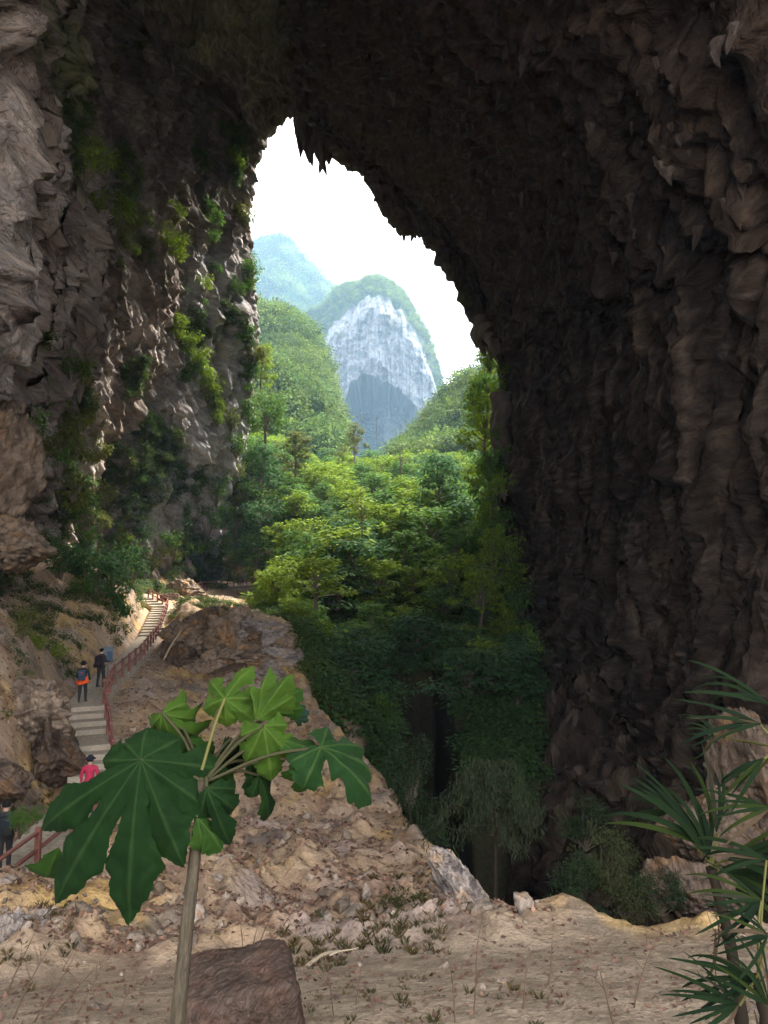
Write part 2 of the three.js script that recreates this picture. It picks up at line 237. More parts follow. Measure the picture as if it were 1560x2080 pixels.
    let h = lip * (big * lerp(2.4, 3.2, left) + hang * (6 * left + 3 * right)) + mid * (1.2 * right + 1.3 * left + 0.5 * roof) * lip + drape * (0.6 * right + 0.4 * left + 0.2 * roof) + lumps * (0.9 * left + 0.5 * right + 1.0 * roof) + fine * 0.55 + crag * (0.6 * left + 0.62 * right + 0.5 * roof) + drip * (0.5 * right + 0.25 * left) + knob * (0.35 * roof + 0.2) + cv * (2.2 * right + 0.5 * left) + cf * (1.0 * right + 0.3 * left) + cb * (1.2 * left + 0.8 * roof) + cs * (0.35 * left + 0.9 * roof + 0.2 * right) + left * (0.55 * bedStep + 0.9 * shard + 0.35 * pit);
    h *= lerp(1, 0.3, sstep(0.85, 0.98, t) * (1 - sstep(1.02, 1.3, t)));
    const sag = 0.5 * h * (left + right);                              // flowstone folds lean over, so that their undersides show
    Q[k] = x + nx * h; Q[k + 1] = y + ny * h - Math.max(0, sag) * 0.7 * sstep(0, 0.5, drape); Q[k + 2] = z + nz * h;
    // mineral colours: brown-grey limestone, dark water streaks, ochre and moss stains; left wall paler toward the mouth
    const X = Q[k], Y = Q[k + 1], Z = Q[k + 2], n1 = fbm(X * 0.09, Y * 0.05, Z * 0.09 + 5, 4), n2 = fbm(X * 0.4, Y * 0.09, Z * 0.4, 4), n3 = fbm(X * 0.22 + 50, Y * 0.2, Z * 0.22, 4), n4 = fbm(X * 1.1, Y * 0.5, Z * 1.1 + 3, 3), n5 = fbm(X * 0.12 + 20, Y * 0.1, Z * 0.12, 4);
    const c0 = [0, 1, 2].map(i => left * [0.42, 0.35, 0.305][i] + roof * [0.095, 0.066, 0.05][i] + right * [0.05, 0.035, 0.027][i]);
    const mixc = (q, w) => { w = clamp(w); for (let i = 0; i < 3; i++) c0[i] = lerp(c0[i], q[i], w); };
    const d = -z;
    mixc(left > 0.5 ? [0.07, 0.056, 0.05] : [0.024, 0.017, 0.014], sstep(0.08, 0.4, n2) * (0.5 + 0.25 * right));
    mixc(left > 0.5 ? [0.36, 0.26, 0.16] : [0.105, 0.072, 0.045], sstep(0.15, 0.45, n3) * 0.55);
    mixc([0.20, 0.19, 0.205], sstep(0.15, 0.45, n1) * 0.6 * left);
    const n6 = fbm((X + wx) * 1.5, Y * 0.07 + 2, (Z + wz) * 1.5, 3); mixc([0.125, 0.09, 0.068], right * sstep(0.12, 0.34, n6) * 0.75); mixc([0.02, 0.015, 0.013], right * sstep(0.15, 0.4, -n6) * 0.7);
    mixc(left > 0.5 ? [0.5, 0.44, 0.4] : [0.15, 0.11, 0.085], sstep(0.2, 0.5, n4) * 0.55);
    mixc([0.17, 0.125, 0.105], left * sstep(-0.1, 0.1, n5 + 0.6 * n3 + 0.14) * 0.75);   // patches of brown older crust
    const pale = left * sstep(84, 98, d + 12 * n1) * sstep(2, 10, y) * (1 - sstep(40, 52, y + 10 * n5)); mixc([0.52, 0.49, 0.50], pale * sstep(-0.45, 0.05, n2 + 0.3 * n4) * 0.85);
    mixc([0.075, 0.095, 0.025], left * sstep(0.14, 0.4, n5 + 0.25 * n4) * 0.75);                    // moss
    mixc([0.07, 0.085, 0.03], right * sstep(75, 95, d) * sstep(0.05, 0.35, n5 + 0.3 * n4) * 0.6);
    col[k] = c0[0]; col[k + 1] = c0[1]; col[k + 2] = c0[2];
    const kk = (r * S + c) * 2; uv[kk] = rowLen[r] / 5; uv[kk + 1] = colLen[c] / 5;
  }
  const all = new THREE.BufferGeometry(); all.setAttribute('position', new THREE.BufferAttribute(Q, 3)); all.setIndex(idx); all.computeVertexNormals();
  const NN = all.attributes.normal.array; shell.S = S; shell.T = T; shell.pos = Q; shell.nor = NN; shell.flip = flip; shell.ss = ss; shell.ts = ts;
  const cut = (name, a, b, m = caveMat) => {
    const c0 = ss.findIndex(s => s >= a), c1 = b >= NP - 1 ? S - 1 : ss.findIndex(s => s >= b), W = c1 - c0 + 1, g = new THREE.BufferGeometry();
    const take = (src, n) => { const o = new Float32Array(W * T * n); for (let r = 0; r < T; r++) o.set(src.subarray((r * S + c0) * n, (r * S + c1 + 1) * n), r * W * n); return new THREE.BufferAttribute(o, n); };
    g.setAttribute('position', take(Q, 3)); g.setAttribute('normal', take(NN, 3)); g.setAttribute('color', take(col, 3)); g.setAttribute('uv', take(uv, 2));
    const ix = []; for (let r = 0; r < T - 1; r++) for (let c = 0; c < W - 1; c++) { const k = r * W + c; if (flip > 0) ix.push(k, k + W, k + 1, k + 1, k + W, k + W + 1); else ix.push(k, k + 1, k + W, k + 1, k + W + 1, k + W); } g.setIndex(ix);
    if (flip < 0) { const a = g.attributes.normal.array; for (let i = 0; i < a.length; i++) a[i] = -a[i]; }
    return struct(name, g, m);
  };
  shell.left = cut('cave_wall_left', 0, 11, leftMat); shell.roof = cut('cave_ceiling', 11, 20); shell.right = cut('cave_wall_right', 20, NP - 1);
  console.log('cave', idx.length / 3);
}
// the wall point seen nearest to an image point: [position, normal]
const shellPix = (() => { const n = shell.S * shell.T, o = new Float32Array(n * 3); for (let i = 0; i < n; i++) { const d = -shell.pos[i * 3 + 2]; if (d < 8 || shell.ts[Math.floor(i / shell.S)] < 1) { o[i * 3] = 1e9; continue; } const q = toPix(shell.pos[i * 3], shell.pos[i * 3 + 1], shell.pos[i * 3 + 2]); o.set(q, i * 3); } return o; })();
function onWall(px, py) {
  let b = -1, bd = 1e9; const n = shell.S * shell.T;
  for (let i = 0; i < n; i++) { const e = (shellPix[i * 3] - px) ** 2 + (shellPix[i * 3 + 1] - py) ** 2; if (e < 400) { const k = shellPix[i * 3 + 2] * (1 + e * 0.00015); if (k < bd) { bd = k; b = i; } } }
  if (b < 0) return null;
  return [V(shell.pos[b * 3], shell.pos[b * 3 + 1], shell.pos[b * 3 + 2]), V(shell.nor[b * 3], shell.nor[b * 3 + 1], shell.nor[b * 3 + 2]).multiplyScalar(shell.flip)];
}
// ---------------------------------------------------------------- hills beyond the mouth
function gridMesh(nu, nv, fn, colour) {
  const pos = new Float32Array((nu + 1) * (nv + 1) * 3), uv = new Float32Array((nu + 1) * (nv + 1) * 2), col = new Float32Array((nu + 1) * (nv + 1) * 3), ix = [];
  for (let j = 0; j <= nv; j++) for (let i = 0; i <= nu; i++) { const k = j * (nu + 1) + i, p = fn(i / nu, j / nv), c = colour(p, i / nu, j / nv); pos.set([p.x, p.y, p.z], k * 3); col.set(c, k * 3); uv.set([p.x / 20, p.y / 20], k * 2); if (i < nu && j < nv) ix.push(k, k + 1, k + nu + 1, k + 1, k + nu + 2, k + nu + 1); }
  const g = new THREE.BufferGeometry(); g.setAttribute('position', new THREE.BufferAttribute(pos, 3)); g.setAttribute('uv', new THREE.BufferAttribute(uv, 2)); g.setAttribute('color', new THREE.BufferAttribute(col, 3)); g.setIndex(ix); g.computeVertexNormals(); return g;
}
const hillMat = mat(0xffffff, 0.95, { vertexColors: true, map: rockTone, bumpMap: rockBump, bumpScale: 0.8 });
const hillSpots = [];                                            // where the woods on the hills grow: [x, y, z, size, tone]
const hr = rng(31);
const interp = (list, px) => poly(list, px);
// a wooded hill: skyline given as image points at its crest distance, the near slope running down to its foot
function hill(name, sky, dCrest, dFoot, yFoot, back, seed, n, size, spread = 1) {
  const x0 = sky[0][0], x1 = sky[sky.length - 1][0];
  const f = (u, v) => {
    const px = lerp(x0, x1, u), top = at(px, interp(sky, px) + 20 * fbm(px * 0.022, seed, 1, 4), dCrest);
    if (v < 0.75) { const t = v / 0.75, d = lerp(dFoot, dCrest, t), prof = Math.pow(t, 0.85); const x = top.x * lerp(lerp(1, dFoot / dCrest, 0.75), 1, t) * 1; const y = lerp(yFoot, top.y, prof) + (1 - t) * t * 150 * Math.sin(u * Math.PI) * (fbm(x * 0.012 + seed, 1, d * 0.012, 4) + 0.3 * ridge(x * 0.02, seed, d * 0.008, 2) - 0.2); return V(x, y, -d); }
    const t = (v - 0.75) / 0.25; return V(top.x * (1 + 0.1 * t), lerp(top.y, top.y - back, t * t), -(dCrest + t * back * 0.9));
  };
  const g = gridMesh(70, 60, f, p => { const k = fbm(p.x * 0.05, p.y * 0.05, p.z * 0.05, 3); return [0.055 + 0.02 * k, 0.075 + 0.02 * k, 0.03]; });
  struct(name, g, hillMat);
  for (let i = 0; i < n; i++) { const u = hr(), v = 0.02 + 0.78 * Math.pow(hr(), 0.8), p = f(u, v); const pt = clamp(0.5 + 1.5 * fbm(p.x * 0.02 + seed, p.y * 0.02, p.z * 0.02, 3)); hillSpots.push([p.x, p.y + size * 0.45, p.z, size * (0.5 + 0.9 * hr() ** 1.5), clamp(0.65 * pt + 0.5 * hr() - 0.1)]); }
}
hill('far_hill', [[380, 640], [440, 570], [505, 512], [535, 494], [572, 490], [600, 512], [640, 560], [680, 592], [720, 640], [800, 730]], 1500, 1000, 150, 260, 3.1, 3000, 20);
hill('left_hill', [[380, 600], [470, 622], [540, 634], [590, 646], [628, 684], [652, 742], [670, 800], [684, 865], [696, 915]], 420, 200, 28, 70, 8.4, 3300, 7.2);
hill('right_hill', [[800, 960], [860, 908], [900, 858], [925, 822], [950, 808], [985, 818], [1020, 780], [1090, 750], [1180, 730]], 420, 210, 32, 70, 5.7, 2000, 6.5);
// the limestone peak with a cave at its foot: a cliff face, its recess, and the wooded crown behind the cliff edge
{
  const D = 900, K = 1.9, edge = [[600, 690], [640, 655], [665, 628], [700, 606], [740, 588], [775, 590], [815, 617], [855, 664], [884, 722], [900, 772], [912, 826], [927, 880]];
  const arch = [[690, 900], [700, 820], [712, 776], [735, 764], [765, 768], [800, 786], [830, 808], [858, 836], [878, 862], [890, 900]];
  const face = (u, v) => {
    const px = lerp(600, 925, u), top = interp(edge, px) + 16 * fbm(px * 0.035, 7, 2, 4), py = lerp(960, top, v), p = at(px, py, D);
    const round = 110 * (2 * u - 1.05) ** 2;                       // the face bulges toward the viewer
    const inside = px > 690 && px < 890 ? sstep(-2, 5, py - interp(arch, px) + 13 * fbm(px * 0.06, py * 0.03, 4, 4)) : 0;
    const ax = p.x / K, ay = p.y / K, str = ridge(ax * 0.16, ay * 0.018, 3.3, 3) - 0.6, lay = fbm(ax * 0.03, ay * 0.06, 9, 4) + 0.8 * (ridge(ax * 0.05 + 4, ay * 0.03, 6, 2) - 0.6) + 0.35 * fbm(ax * 0.3, ay * 0.25, 3, 3);
    const depth = round - K * (5.5 * lay + 4.2 * str * (1 - inside)) + 25 * sstep(0.85, 1, v) + inside * K * (46 + 85 * sstep(0.5, 0.05, (px - 690) / 200) + 12 * fbm(ax * 0.05, ay * 0.05, 1, 4));
    const q = at(px, py, D); q.z -= depth; return q;
  };
  const g = gridMesh(260, 260, face, (p, u, v) => {
    const px = lerp(600, 925, u), py = lerp(960, interp(edge, px), v);
    const qx = p.x / K, qy = p.y / K, s = fbm(qx * 0.22, qy * 0.02, 4, 4), m = fbm(qx * 0.07, qy * 0.07, 14, 4), f = fbm(qx * 0.5, qy * 0.12, 2, 3);
    let c = [0.2, 0.2, 0.21]; const mx = (q, t) => { t = clamp(t); c = c.map((a, i) => lerp(a, q[i], t)); };
    mx([0.09, 0.095, 0.105], sstep(0.05, 0.35, s) * 0.8); mx([0.32, 0.315, 0.31], sstep(0.1, 0.4, f) * 0.6); mx([0.3, 0.24, 0.17], sstep(0.2, 0.5, m) * 0.35); mx([0.07, 0.09, 0.035], sstep(0.34, 0.5, m + 0.4 * f) * 0.7);
    return c;
  });
  const peak = struct('limestone_peak', g, mat(0xffffff, 0.9, { vertexColors: true, map: rockTone, bumpMap: rockBump, bumpScale: 0.5 }));
  const crown = [[600, 660], [650, 622], [690, 588], [730, 575], [770, 566], [800, 582], [830, 616], [862, 664], [886, 722], [900, 772], [914, 826], [928, 880]];
  const cf = (u, v) => { const px = lerp(600, 928, u), a = face(clamp((px - 600) / 325), 1), b = at(px, interp(crown, px) + 11 * fbm(px * 0.028, 3, 9, 4), D + 110), c = b.clone().add(V(0, -170, -150)); return v < 0.6 ? a.clone().lerp(b, v / 0.6).add(V(0, 9 * Math.sin(v / 0.6 * Math.PI), 0)) : b.clone().lerp(c, (v - 0.6) / 0.4); };
  struct('peak_crown', gridMesh(60, 24, cf, p => [0.06, 0.085, 0.03]), hillMat);
  for (let i = 0; i < 1100; i++) { const p = cf(hr(), 0.02 + 0.66 * hr()); hillSpots.push([p.x, p.y + 2, p.z, 8 * (0.5 + 0.8 * hr()), 0.5 + 0.5 * hr()]); }
  for (let i = 0; i < 500; i++) { const p = face(hr(), 0.35 + 0.6 * hr()); if (fbm(p.x / K * 0.07, p.y / K * 0.07, 14, 4) > 0.1) hillSpots.push([p.x, p.y, p.z + 1, 3 + 2 * hr(), hr()]); }
}
console.log('hills');

// ---------------------------------------------------------------- stalactites along the lip, hanging rock on the walls
function spike(seed, len, r, bend = 0.15) {
  const R = 14, H = 16, pos = [], ix = [], uv = [];
  for (let j = 0; j <= H; j++) { const t = j / H, rad = r * (Math.pow(1 - t, 0.8) * (1 + 0.35 * noise(seed, t * 5, 2)) + 0.02); for (let i = 0; i <= R; i++) { const a = i / R * 6.2832, n = 1 + 0.45 * noise(Math.cos(a) * 1.3 + seed, t * 4, Math.sin(a) * 1.3) + 0.2 * noise(Math.cos(a) * 4 + seed, t * 9, Math.sin(a) * 4); pos.push(Math.cos(a) * rad * n + bend * r * Math.sin(t * 3 + seed), r * 0.9 - t * len, Math.sin(a) * rad * n); uv.push(i / R, t * len / 3); } }
  for (let j = 0; j < H; j++) for (let i = 0; i < R; i++) { const k = j * (R + 1) + i; ix.push(k, k + 1, k + R + 1, k + 1, k + R + 2, k + R + 1); }
  const g = new THREE.BufferGeometry(); g.setAttribute('position', new THREE.Float32BufferAttribute(pos, 3)); g.setAttribute('uv', new THREE.Float32BufferAttribute(uv, 2)); g.setIndex(ix); g.computeVertexNormals(); return g;
}
const stalMat = mat(lin(0.15, 0.115, 0.1), 0.88, { map: rockTone, bumpMap: rockBump, bumpScale: 0.12 });
{
  const sp = [0, 1, 2, 3, 4, 5].map(i => spike(i * 3.7 + 1, 1, 0.2, 0.6));
  let k = 0; const r = rng(9);
  // image point of the root, distance, length and radius in metres
  const list = [[528, 262, 107, 3.4, 0.8], [540, 252, 106.5, 2.6, 0.6], [551, 246, 106, 2.4, 0.6], [562, 228, 105, 1.3, 0.4], [574, 224, 104.5, 1.0, 0.4], [590, 222, 104, 1.2, 0.4],
    [612, 232, 103, 6.4, 1.5], [622, 246, 102.8, 6.2, 1.5], [632, 262, 102.5, 4.2, 1.1], [640, 266, 102, 5.0, 1.2], [649, 280, 102, 4.8, 1.3], [660, 286, 101.5, 4.7, 1.3], [668, 296, 101.5, 2.6, 0.9],
    [802, 412, 99, 3.8, 1.3], [812, 430, 98.6, 3.3, 1.2], [822, 442, 98.4, 3.1, 0.9], [834, 452, 98, 2.2, 0.8], [844, 458, 98, 1.5, 0.7], [900, 510, 97, 2.6, 0.8], [908, 520, 96.8, 2.4, 0.8], [918, 534, 96.5, 1.7, 0.6],
    [976, 648, 94, 3.4, 1.3], [986, 664, 93.6, 3.4, 1.5], [998, 680, 93, 3.0, 1.4], [1010, 694, 92, 2.4, 1.2], [1010, 815, 89.5, 5.4, 1.6], [1018, 830, 88.5, 5.8, 1.6], [1022, 880, 87.5, 4, 1.3], [506, 330, 110, 2.6, 0.7], [504, 392, 111, 2.4, 0.6]];
  const parentOf = (px) => px < 560 ? shell.left : px > 940 ? shell.right : shell.roof;
  const hang = (p, len, rad, parent) => { const m = part(numbered('stalactite'), sp[k++ % 6], stalMat, parent); m.position.copy(p); m.rotation.y = r() * 6; m.scale.set(rad / 0.2, len, rad / 0.2); };
  for (const [px, py, d, len, rad] of list) hang(at(px, py + 8, d), len * 1.25, rad * 0.9, parentOf(px));
  for (let i = 0; i < 90; i++) { const px = 640 + 880 * r(), py = 20 + 520 * r(), w = onWall(px, py); if (!w) continue; const len = (0.5 + 1.5 * r() * r()) * (0.4 + -w[0].z / 120); w[0].y += 0.35; hang(w[0], len, len * (0.2 + 0.16 * r()), px > 1100 ? shell.right : shell.roof); }
}

// ---------------------------------------------------------------- boulders and outcrops
function rockGeo(seed, sx, sy, sz, detail = 26, rough = 0.22) {
  const r = rng(seed), g0 = new THREE.IcosahedronGeometry(1, detail); g0.deleteAttribute('normal'); g0.deleteAttribute('uv'); const g = mergeVertices(g0, 1e-4), p = g.attributes.position, v = V();
  const planes = []; for (let i = 0; i < 22; i++) { const n = V(r() * 2 - 1, r() * 2 - 1, r() * 2 - 1).normalize(); planes.push([n, 0.5 + 0.42 * r()]); }
  const tilt = V(0.3 * (r() - 0.5), 1, 0.6 * (r() - 0.5)).normalize(), uv = new Float32Array(p.count * 2), col = new Float32Array(p.count * 3);
  for (let i = 0; i < p.count; i++) {
    v.fromBufferAttribute(p, i); for (const [n, h] of planes) { const e = v.dot(n) - h; if (e > 0) v.addScaledVector(n, -e * 0.96); }
    const bed = v.dot(tilt) * 3.5 + 1.2 * noise(v.x * 1.5 + seed, v.y * 1.5, v.z * 1.5), fb = bed - Math.floor(bed);
    const crack = Math.abs(noise(v.x * 2.1 + seed * 3, v.y * 2.1, v.z * 2.1)), chip = ridge(v.x * 3.2 + seed, v.y * 3.2, v.z * 3.2, 3) - 0.6, f = fbm(v.x * 7 + seed, v.y * 7, v.z * 7, 3);
    v.multiplyScalar(1 + rough * (0.55 * (sstep(0, 0.25, fb) - 0.5) + 0.8 * chip + 0.5 * f) - 0.5 * Math.max(0, 0.07 - crack));
    p.setXYZ(i, v.x * sx, v.y * sy, v.z * sz); uv[i * 2] = (v.x * sx + v.z * sz * 0.7) / 2; uv[i * 2 + 1] = (v.y * sy + v.z * sz * 0.7) / 2;
    const a = fbm(v.x * 1.6 + seed, v.y * 1.6, v.z * 1.6, 4), b = fbm(v.x * 4 + 9, v.y * 4 + seed, v.z * 4, 3), t = 1 + 0.35 * b, o = sstep(0.1, 0.45, a), k = sstep(0.1, 0.4, -a);   // ochre patches, dark films
    col[i * 3] = t * lerp(lerp(1, 1.25, o), 0.5, k); col[i * 3 + 1] = t * lerp(lerp(1, 1.02, o), 0.5, k); col[i * 3 + 2] = t * lerp(lerp(1, 0.75, o), 0.52, k);
  }
  g.setAttribute('uv', new THREE.BufferAttribute(uv, 2)); g.setAttribute('color', new THREE.BufferAttribute(col, 3)); g.computeVertexNormals(); return g;
}
const rockMats = [lin(0.25, 0.18, 0.13), lin(0.34, 0.25, 0.185), lin(0.35, 0.29, 0.255), lin(0.17, 0.12, 0.09)].map(c => mat(c, 0.92, { vertexColors: true, map: rockTone, bumpMap: rockBump, bumpScale: 0.1 }));
function boulder(name, px, py, d, s, tone, seed, label, turn = 0, lift = 0, group, cat = 'rock') { const m = solo(name, rockGeo(seed, ...s), rockMats[tone], label, cat, group); const p = at(px, py, d); m.position.set(p.x, p.y + lift, p.z); m.rotation.set(0.2 * Math.sin(seed), turn, 0.25 * Math.cos(seed)); return m; }
boulder('boulder', 400, 1300, 47, [2.13, 1.72, 1.97], 0, 11, 'brown broken boulder beside the railing at the left of the outcrop', 0.4);
boulder('boulder', 372, 1340, 45, [1.07, 1.23, 1.23], 3, 12, 'dark brown boulder at the lower left corner of the outcrop', 1.2);
boulder('boulder', 398, 1366, 43.5, [0.94, 0.82, 0.98], 1, 13, 'rounded tan boulder lying at the foot of the outcrop', 2.1);
boulder('boulder', 452, 1300, 46, [1.80, 1.97, 1.64], 0, 14, 'upright brown boulder in the middle of the outcrop', 0.9);
boulder('boulder', 478, 1268, 48, [1.31, 1.23, 1.48], 1, 15, 'blocky tan boulder on top of the outcrop, left of the grey one', 0.2);
boulder('boulder', 536, 1290, 47, [1.72, 1.23, 1.80], 2, 16, 'smooth blue-grey boulder on top of the outcrop', 2.6);
boulder('boulder', 500, 1340, 45, [1.89, 1.15, 1.80], 1, 17, 'wide sloping slab below the grey boulder of the outcrop', 0.3);
boulder('boulder', 560, 1345, 45, [1.23, 1.07, 1.56], 2, 18, 'pale grey boulder at the right end of the outcrop above the drop', 1.5);
boulder('boulder', 460, 1375, 43, [1.23, 0.74, 1.15], 3, 19, 'dark wedge of rock low in the middle of the outcrop', 0.7);
boulder('boulder', 520, 1395, 42, [1.97, 0.66, 1.31], 1, 20, 'flat brown ledge rock at the bottom right of the outcrop', 0.1);
boulder('boulder', 425, 1345, 44.2, [0.9, 1.0, 1.0], 1, 41, 'small tan block wedged between the upright boulder and the foot of the outcrop', 0.7);
boulder('boulder', 505, 1300, 46, [1.0, 0.8, 1.0], 3, 42, 'dark cracked block under the blocky tan boulder of the outcrop', 1.9);
boulder('boulder', 575, 1310, 47, [1.1, 0.9, 1.4], 1, 43, 'tan block behind the pale grey boulder at the right end of the outcrop', 0.2);
boulder('boulder', 545, 1375, 42.5, [1.0, 0.6, 1.1], 2, 44, 'pale split slab just above the flat ledge rock of the outcrop', 2.7);
boulder('boulder', 420, 1262, 50, [1.4, 0.8, 1.3], 3, 45, 'dark red-brown rock crowning the left of the outcrop', 1.1);
boulder('boulder', 376, 1205, 84, [2.4, 1.6, 2.2], 1, 21, 'shaggy round boulder with an undercut beside the upper path', 0.3);
boulder('boulder', 345, 1222, 78, [1.4, 0.9, 1.2], 3, 22, 'small dark boulder at the top turn of the steps', 0.8);
boulder('boulder', 415, 1146, 113, [4.2, 2.4, 2.2], 1, 23, 'pinkish bare rock above the far railing', 0.5);
boulder('rock_bank', 112, 1530, 24.2, [0.9, 1.5, 1.7], 3, 24, 'dark rock bank overhanging the left side of the lower steps', 0.3);
boulder('rock_bank', 50, 1470, 24.5, [1.3, 1.4, 2.2], 1, 25, 'big ochre rock bank left of the lower steps', 0.9);
boulder('rock_bank', -10, 1580, 20, [0.8, 0.7, 1.0], 3, 26, 'grey rock above the cropped hiker at the left edge', 1.9);
boulder('rock_bank', 10, 985, 31, [1.4, 2.9, 2.0], 0, 27, 'tall fluted grey rock standing at the left edge', 0.4);
boulder('rock_bank', 30, 1110, 30, [1.5, 1.1, 1.6], 0, 28, 'lumpy grey-brown rock under the tall fluted one at the left edge', 0.4);
boulder('rock_slab', 950, 1850, 11.0, [0.42, 0.95, 0.36], 2, 29, 'pale grey pointed slab leaning on the rim of the pit', 0.2).rotation.set(0.25, 0.2, 0.52);
{ // a squared block with worn edges
  const g0 = new THREE.BoxGeometry(1, 1, 1, 36, 30, 36); g0.deleteAttribute('normal'); const g1 = g0.clone(); g1.deleteAttribute('uv'); const g = mergeVertices(g1, 1e-4), p = g.attributes.position, v = V(), uv = new Float32Array(p.count * 2), col = new Float32Array(p.count * 3);
  for (let i = 0; i < p.count; i++) { v.fromBufferAttribute(p, i).multiplyScalar(2); const e = Math.pow(Math.abs(v.x) ** 9 + Math.abs(v.y) ** 9 + Math.abs(v.z) ** 9, 1 / 9), o = v.clone().divideScalar(e); const n = 1 + 0.10 * fbm(o.x * 1.3 + 4, o.y * 1.3, o.z * 1.3, 3) + 0.035 * (ridge(o.x * 4, o.y * 7, o.z * 4, 3) - 0.6) + 0.02 * fbm(o.x * 14, o.y * 14, o.z * 14, 2); o.multiplyScalar(n); o.x += 0.18 * o.y * -0.6; p.setXYZ(i, o.x * 0.36, o.y * 0.34, o.z * 0.3); uv.set([o.x + o.z, o.y + o.z], i * 2); const t = 1 + 0.5 * fbm(o.x * 2.5, o.y * 2.5 + 6, o.z * 2.5, 4), q = sstep(0.1, 0.4, fbm(o.x * 1.5 + 7, o.y * 1.5, o.z * 1.5, 3)); col.set([t * lerp(1, 1.2, q), t * lerp(1, 1.05, q), t * 0.97], i * 3); }
  g.setAttribute('uv', new THREE.BufferAttribute(uv, 2)); g.setAttribute('color', new THREE.BufferAttribute(col, 3)); g.computeVertexNormals();
  const m = solo('foreground_rock', g, mat(lin(0.10, 0.068, 0.055), 0.92, { vertexColors: true, map: rockTone, bumpMap: rockBump, bumpScale: 0.03 }), 'dark red-brown squared block at the bottom edge beside the trunk', 'rock'); m.position.copy(at(495, 2070, 5.0)); m.rotation.set(0.05, 0.25, 0.06); }
boulder('boulder', 45, 1905, 9.6, [0.6, 0.45, 0.6], 2, 32, 'pinkish rounded boulder at the bottom left edge', 0.5);
boulder('cliff_rock', 1520, 1560, 21, [1.1, 1.9, 1.4], 3, 33, 'tan pitted rock behind the palm leaves at the right edge', 0.5);
boulder('cliff_rock', 1395, 1830, 13.5, [0.8, 0.7, 1.0], 3, 34, 'low mossy rock behind the sand ledge at right', 0.5);
boulder('cliff_rock', 1460, 1700, 17, [1.0, 1.0, 1.1], 3, 35, 'brown layered rock between the bush and the palm', 1.1);
console.log('rocks');
// ---------------------------------------------------------------- foliage
// leaves: bent diamonds (2 triangles each) set on twig tips
function pushLeaf(P, C, c, dir, nrm, L, W, tone) {
  const side = V().crossVectors(dir, nrm).normalize(), m = c.clone().addScaledVector(dir, L * 0.5), t = c.clone().addScaledVector(dir, L).addScaledVector(nrm, -L * 0.18);
  const a = m.clone().addScaledVector(side, W * 0.5).addScaledVector(nrm, -W * 0.12), b = m.clone().addScaledVector(side, -W * 0.5).addScaledVector(nrm, -W * 0.12);
  for (const q of [c, a, t, c, t, b]) P.push(q.x, q.y, q.z); for (let i = 0; i < 6; i++) C.push(...tone);
}
function toGeo(P, C) { const g = new THREE.BufferGeometry(); g.setAttribute('position', new THREE.Float32BufferAttribute(P, 3)); g.setAttribute('color', new THREE.Float32BufferAttribute(C, 3)); g.computeVertexNormals(); return g; }
function leafBlob(P, C, r, c, R, n, L, squash = 0.7, droop = 0.3) {
  for (let i = 0; i < n; i++) {
    const a = r() * 6.2832, z = 2 * r() - 1, q = Math.sqrt(1 - z * z), k = Math.pow(r(), 0.42), o = V(q * Math.cos(a), z * squash + 0.12, q * Math.sin(a)), p = c.clone().addScaledVector(o, R * k);
    const dir = o.clone().add(V(r() - 0.5, -droop + (r() - 0.5) * 0.6, r() - 0.5)).normalize(), nn = V((r() - 0.5) * 1.1, 1, (r() - 0.5) * 1.1); nn.addScaledVector(dir, -nn.dot(dir)).normalize();
    const l = L * (0.65 + 0.7 * r()), t = 0.7 + 0.6 * r(), y = r() < 0.08 ? 0.25 : 0; pushLeaf(P, C, p, dir, nn, l, l * 0.5, [t * (1 + y), t, t * (1 - y)]);
  }
}
function limb(a, b, ra, rb, bend, seed, n = 6, R = 6) {
  const pos = [], ix = []; const dir = b.clone().sub(a), up = Math.abs(dir.y) > 0.8 * dir.length() ? V(1, 0, 0) : V(0, 1, 0), s = V().crossVectors(dir, up).normalize(), u = V().crossVectors(s, dir).normalize();
  for (let j = 0; j <= n; j++) { const t = j / n, c = a.clone().lerp(b, t).addScaledVector(s, bend * Math.sin(t * 3 + seed) * t).addScaledVector(u, bend * Math.sin(t * 4.1 + seed * 2) * t * 0.7), rr = lerp(ra, rb, t) * (1 + 0.12 * Math.sin(seed * 9 + j * 2.3)); for (let i = 0; i <= R; i++) { const q = i / R * 6.2832, p = c.clone().addScaledVector(s, Math.cos(q) * rr).addScaledVector(u, Math.sin(q) * rr); pos.push(p.x, p.y, p.z); } }
  for (let j = 0; j < n; j++) for (let i = 0; i < R; i++) { const k = j * (R + 1) + i; ix.push(k, k + 1, k + R + 1, k + 1, k + R + 2, k + R + 1); }
  const g = new THREE.BufferGeometry(); g.setAttribute('position', new THREE.Float32BufferAttribute(pos, 3)); g.setIndex(ix); g.computeVertexNormals(); return g;
}
const leafM = c => new THREE.MeshPhysicalMaterial({ color: c, roughness: 0.95, specularIntensity: 0.15, transmission: 0.35, thickness: 0, vertexColors: true, side: THREE.DoubleSide });
const green = { dark: leafM(lin(0.05, 0.112, 0.038)), mid: leafM(lin(0.075, 0.15, 0.026)), bright: leafM(lin(0.16, 0.235, 0.02)), olive: leafM(lin(0.115, 0.13, 0.03)), scrub: leafM(lin(0.045, 0.055, 0.02)), scrubDark: leafM(lin(0.022, 0.04, 0.016)) };
const barkM = mat(lin(0.14, 0.11, 0.085), 0.95, { bumpMap: rockBump, bumpScale: 0.02 });
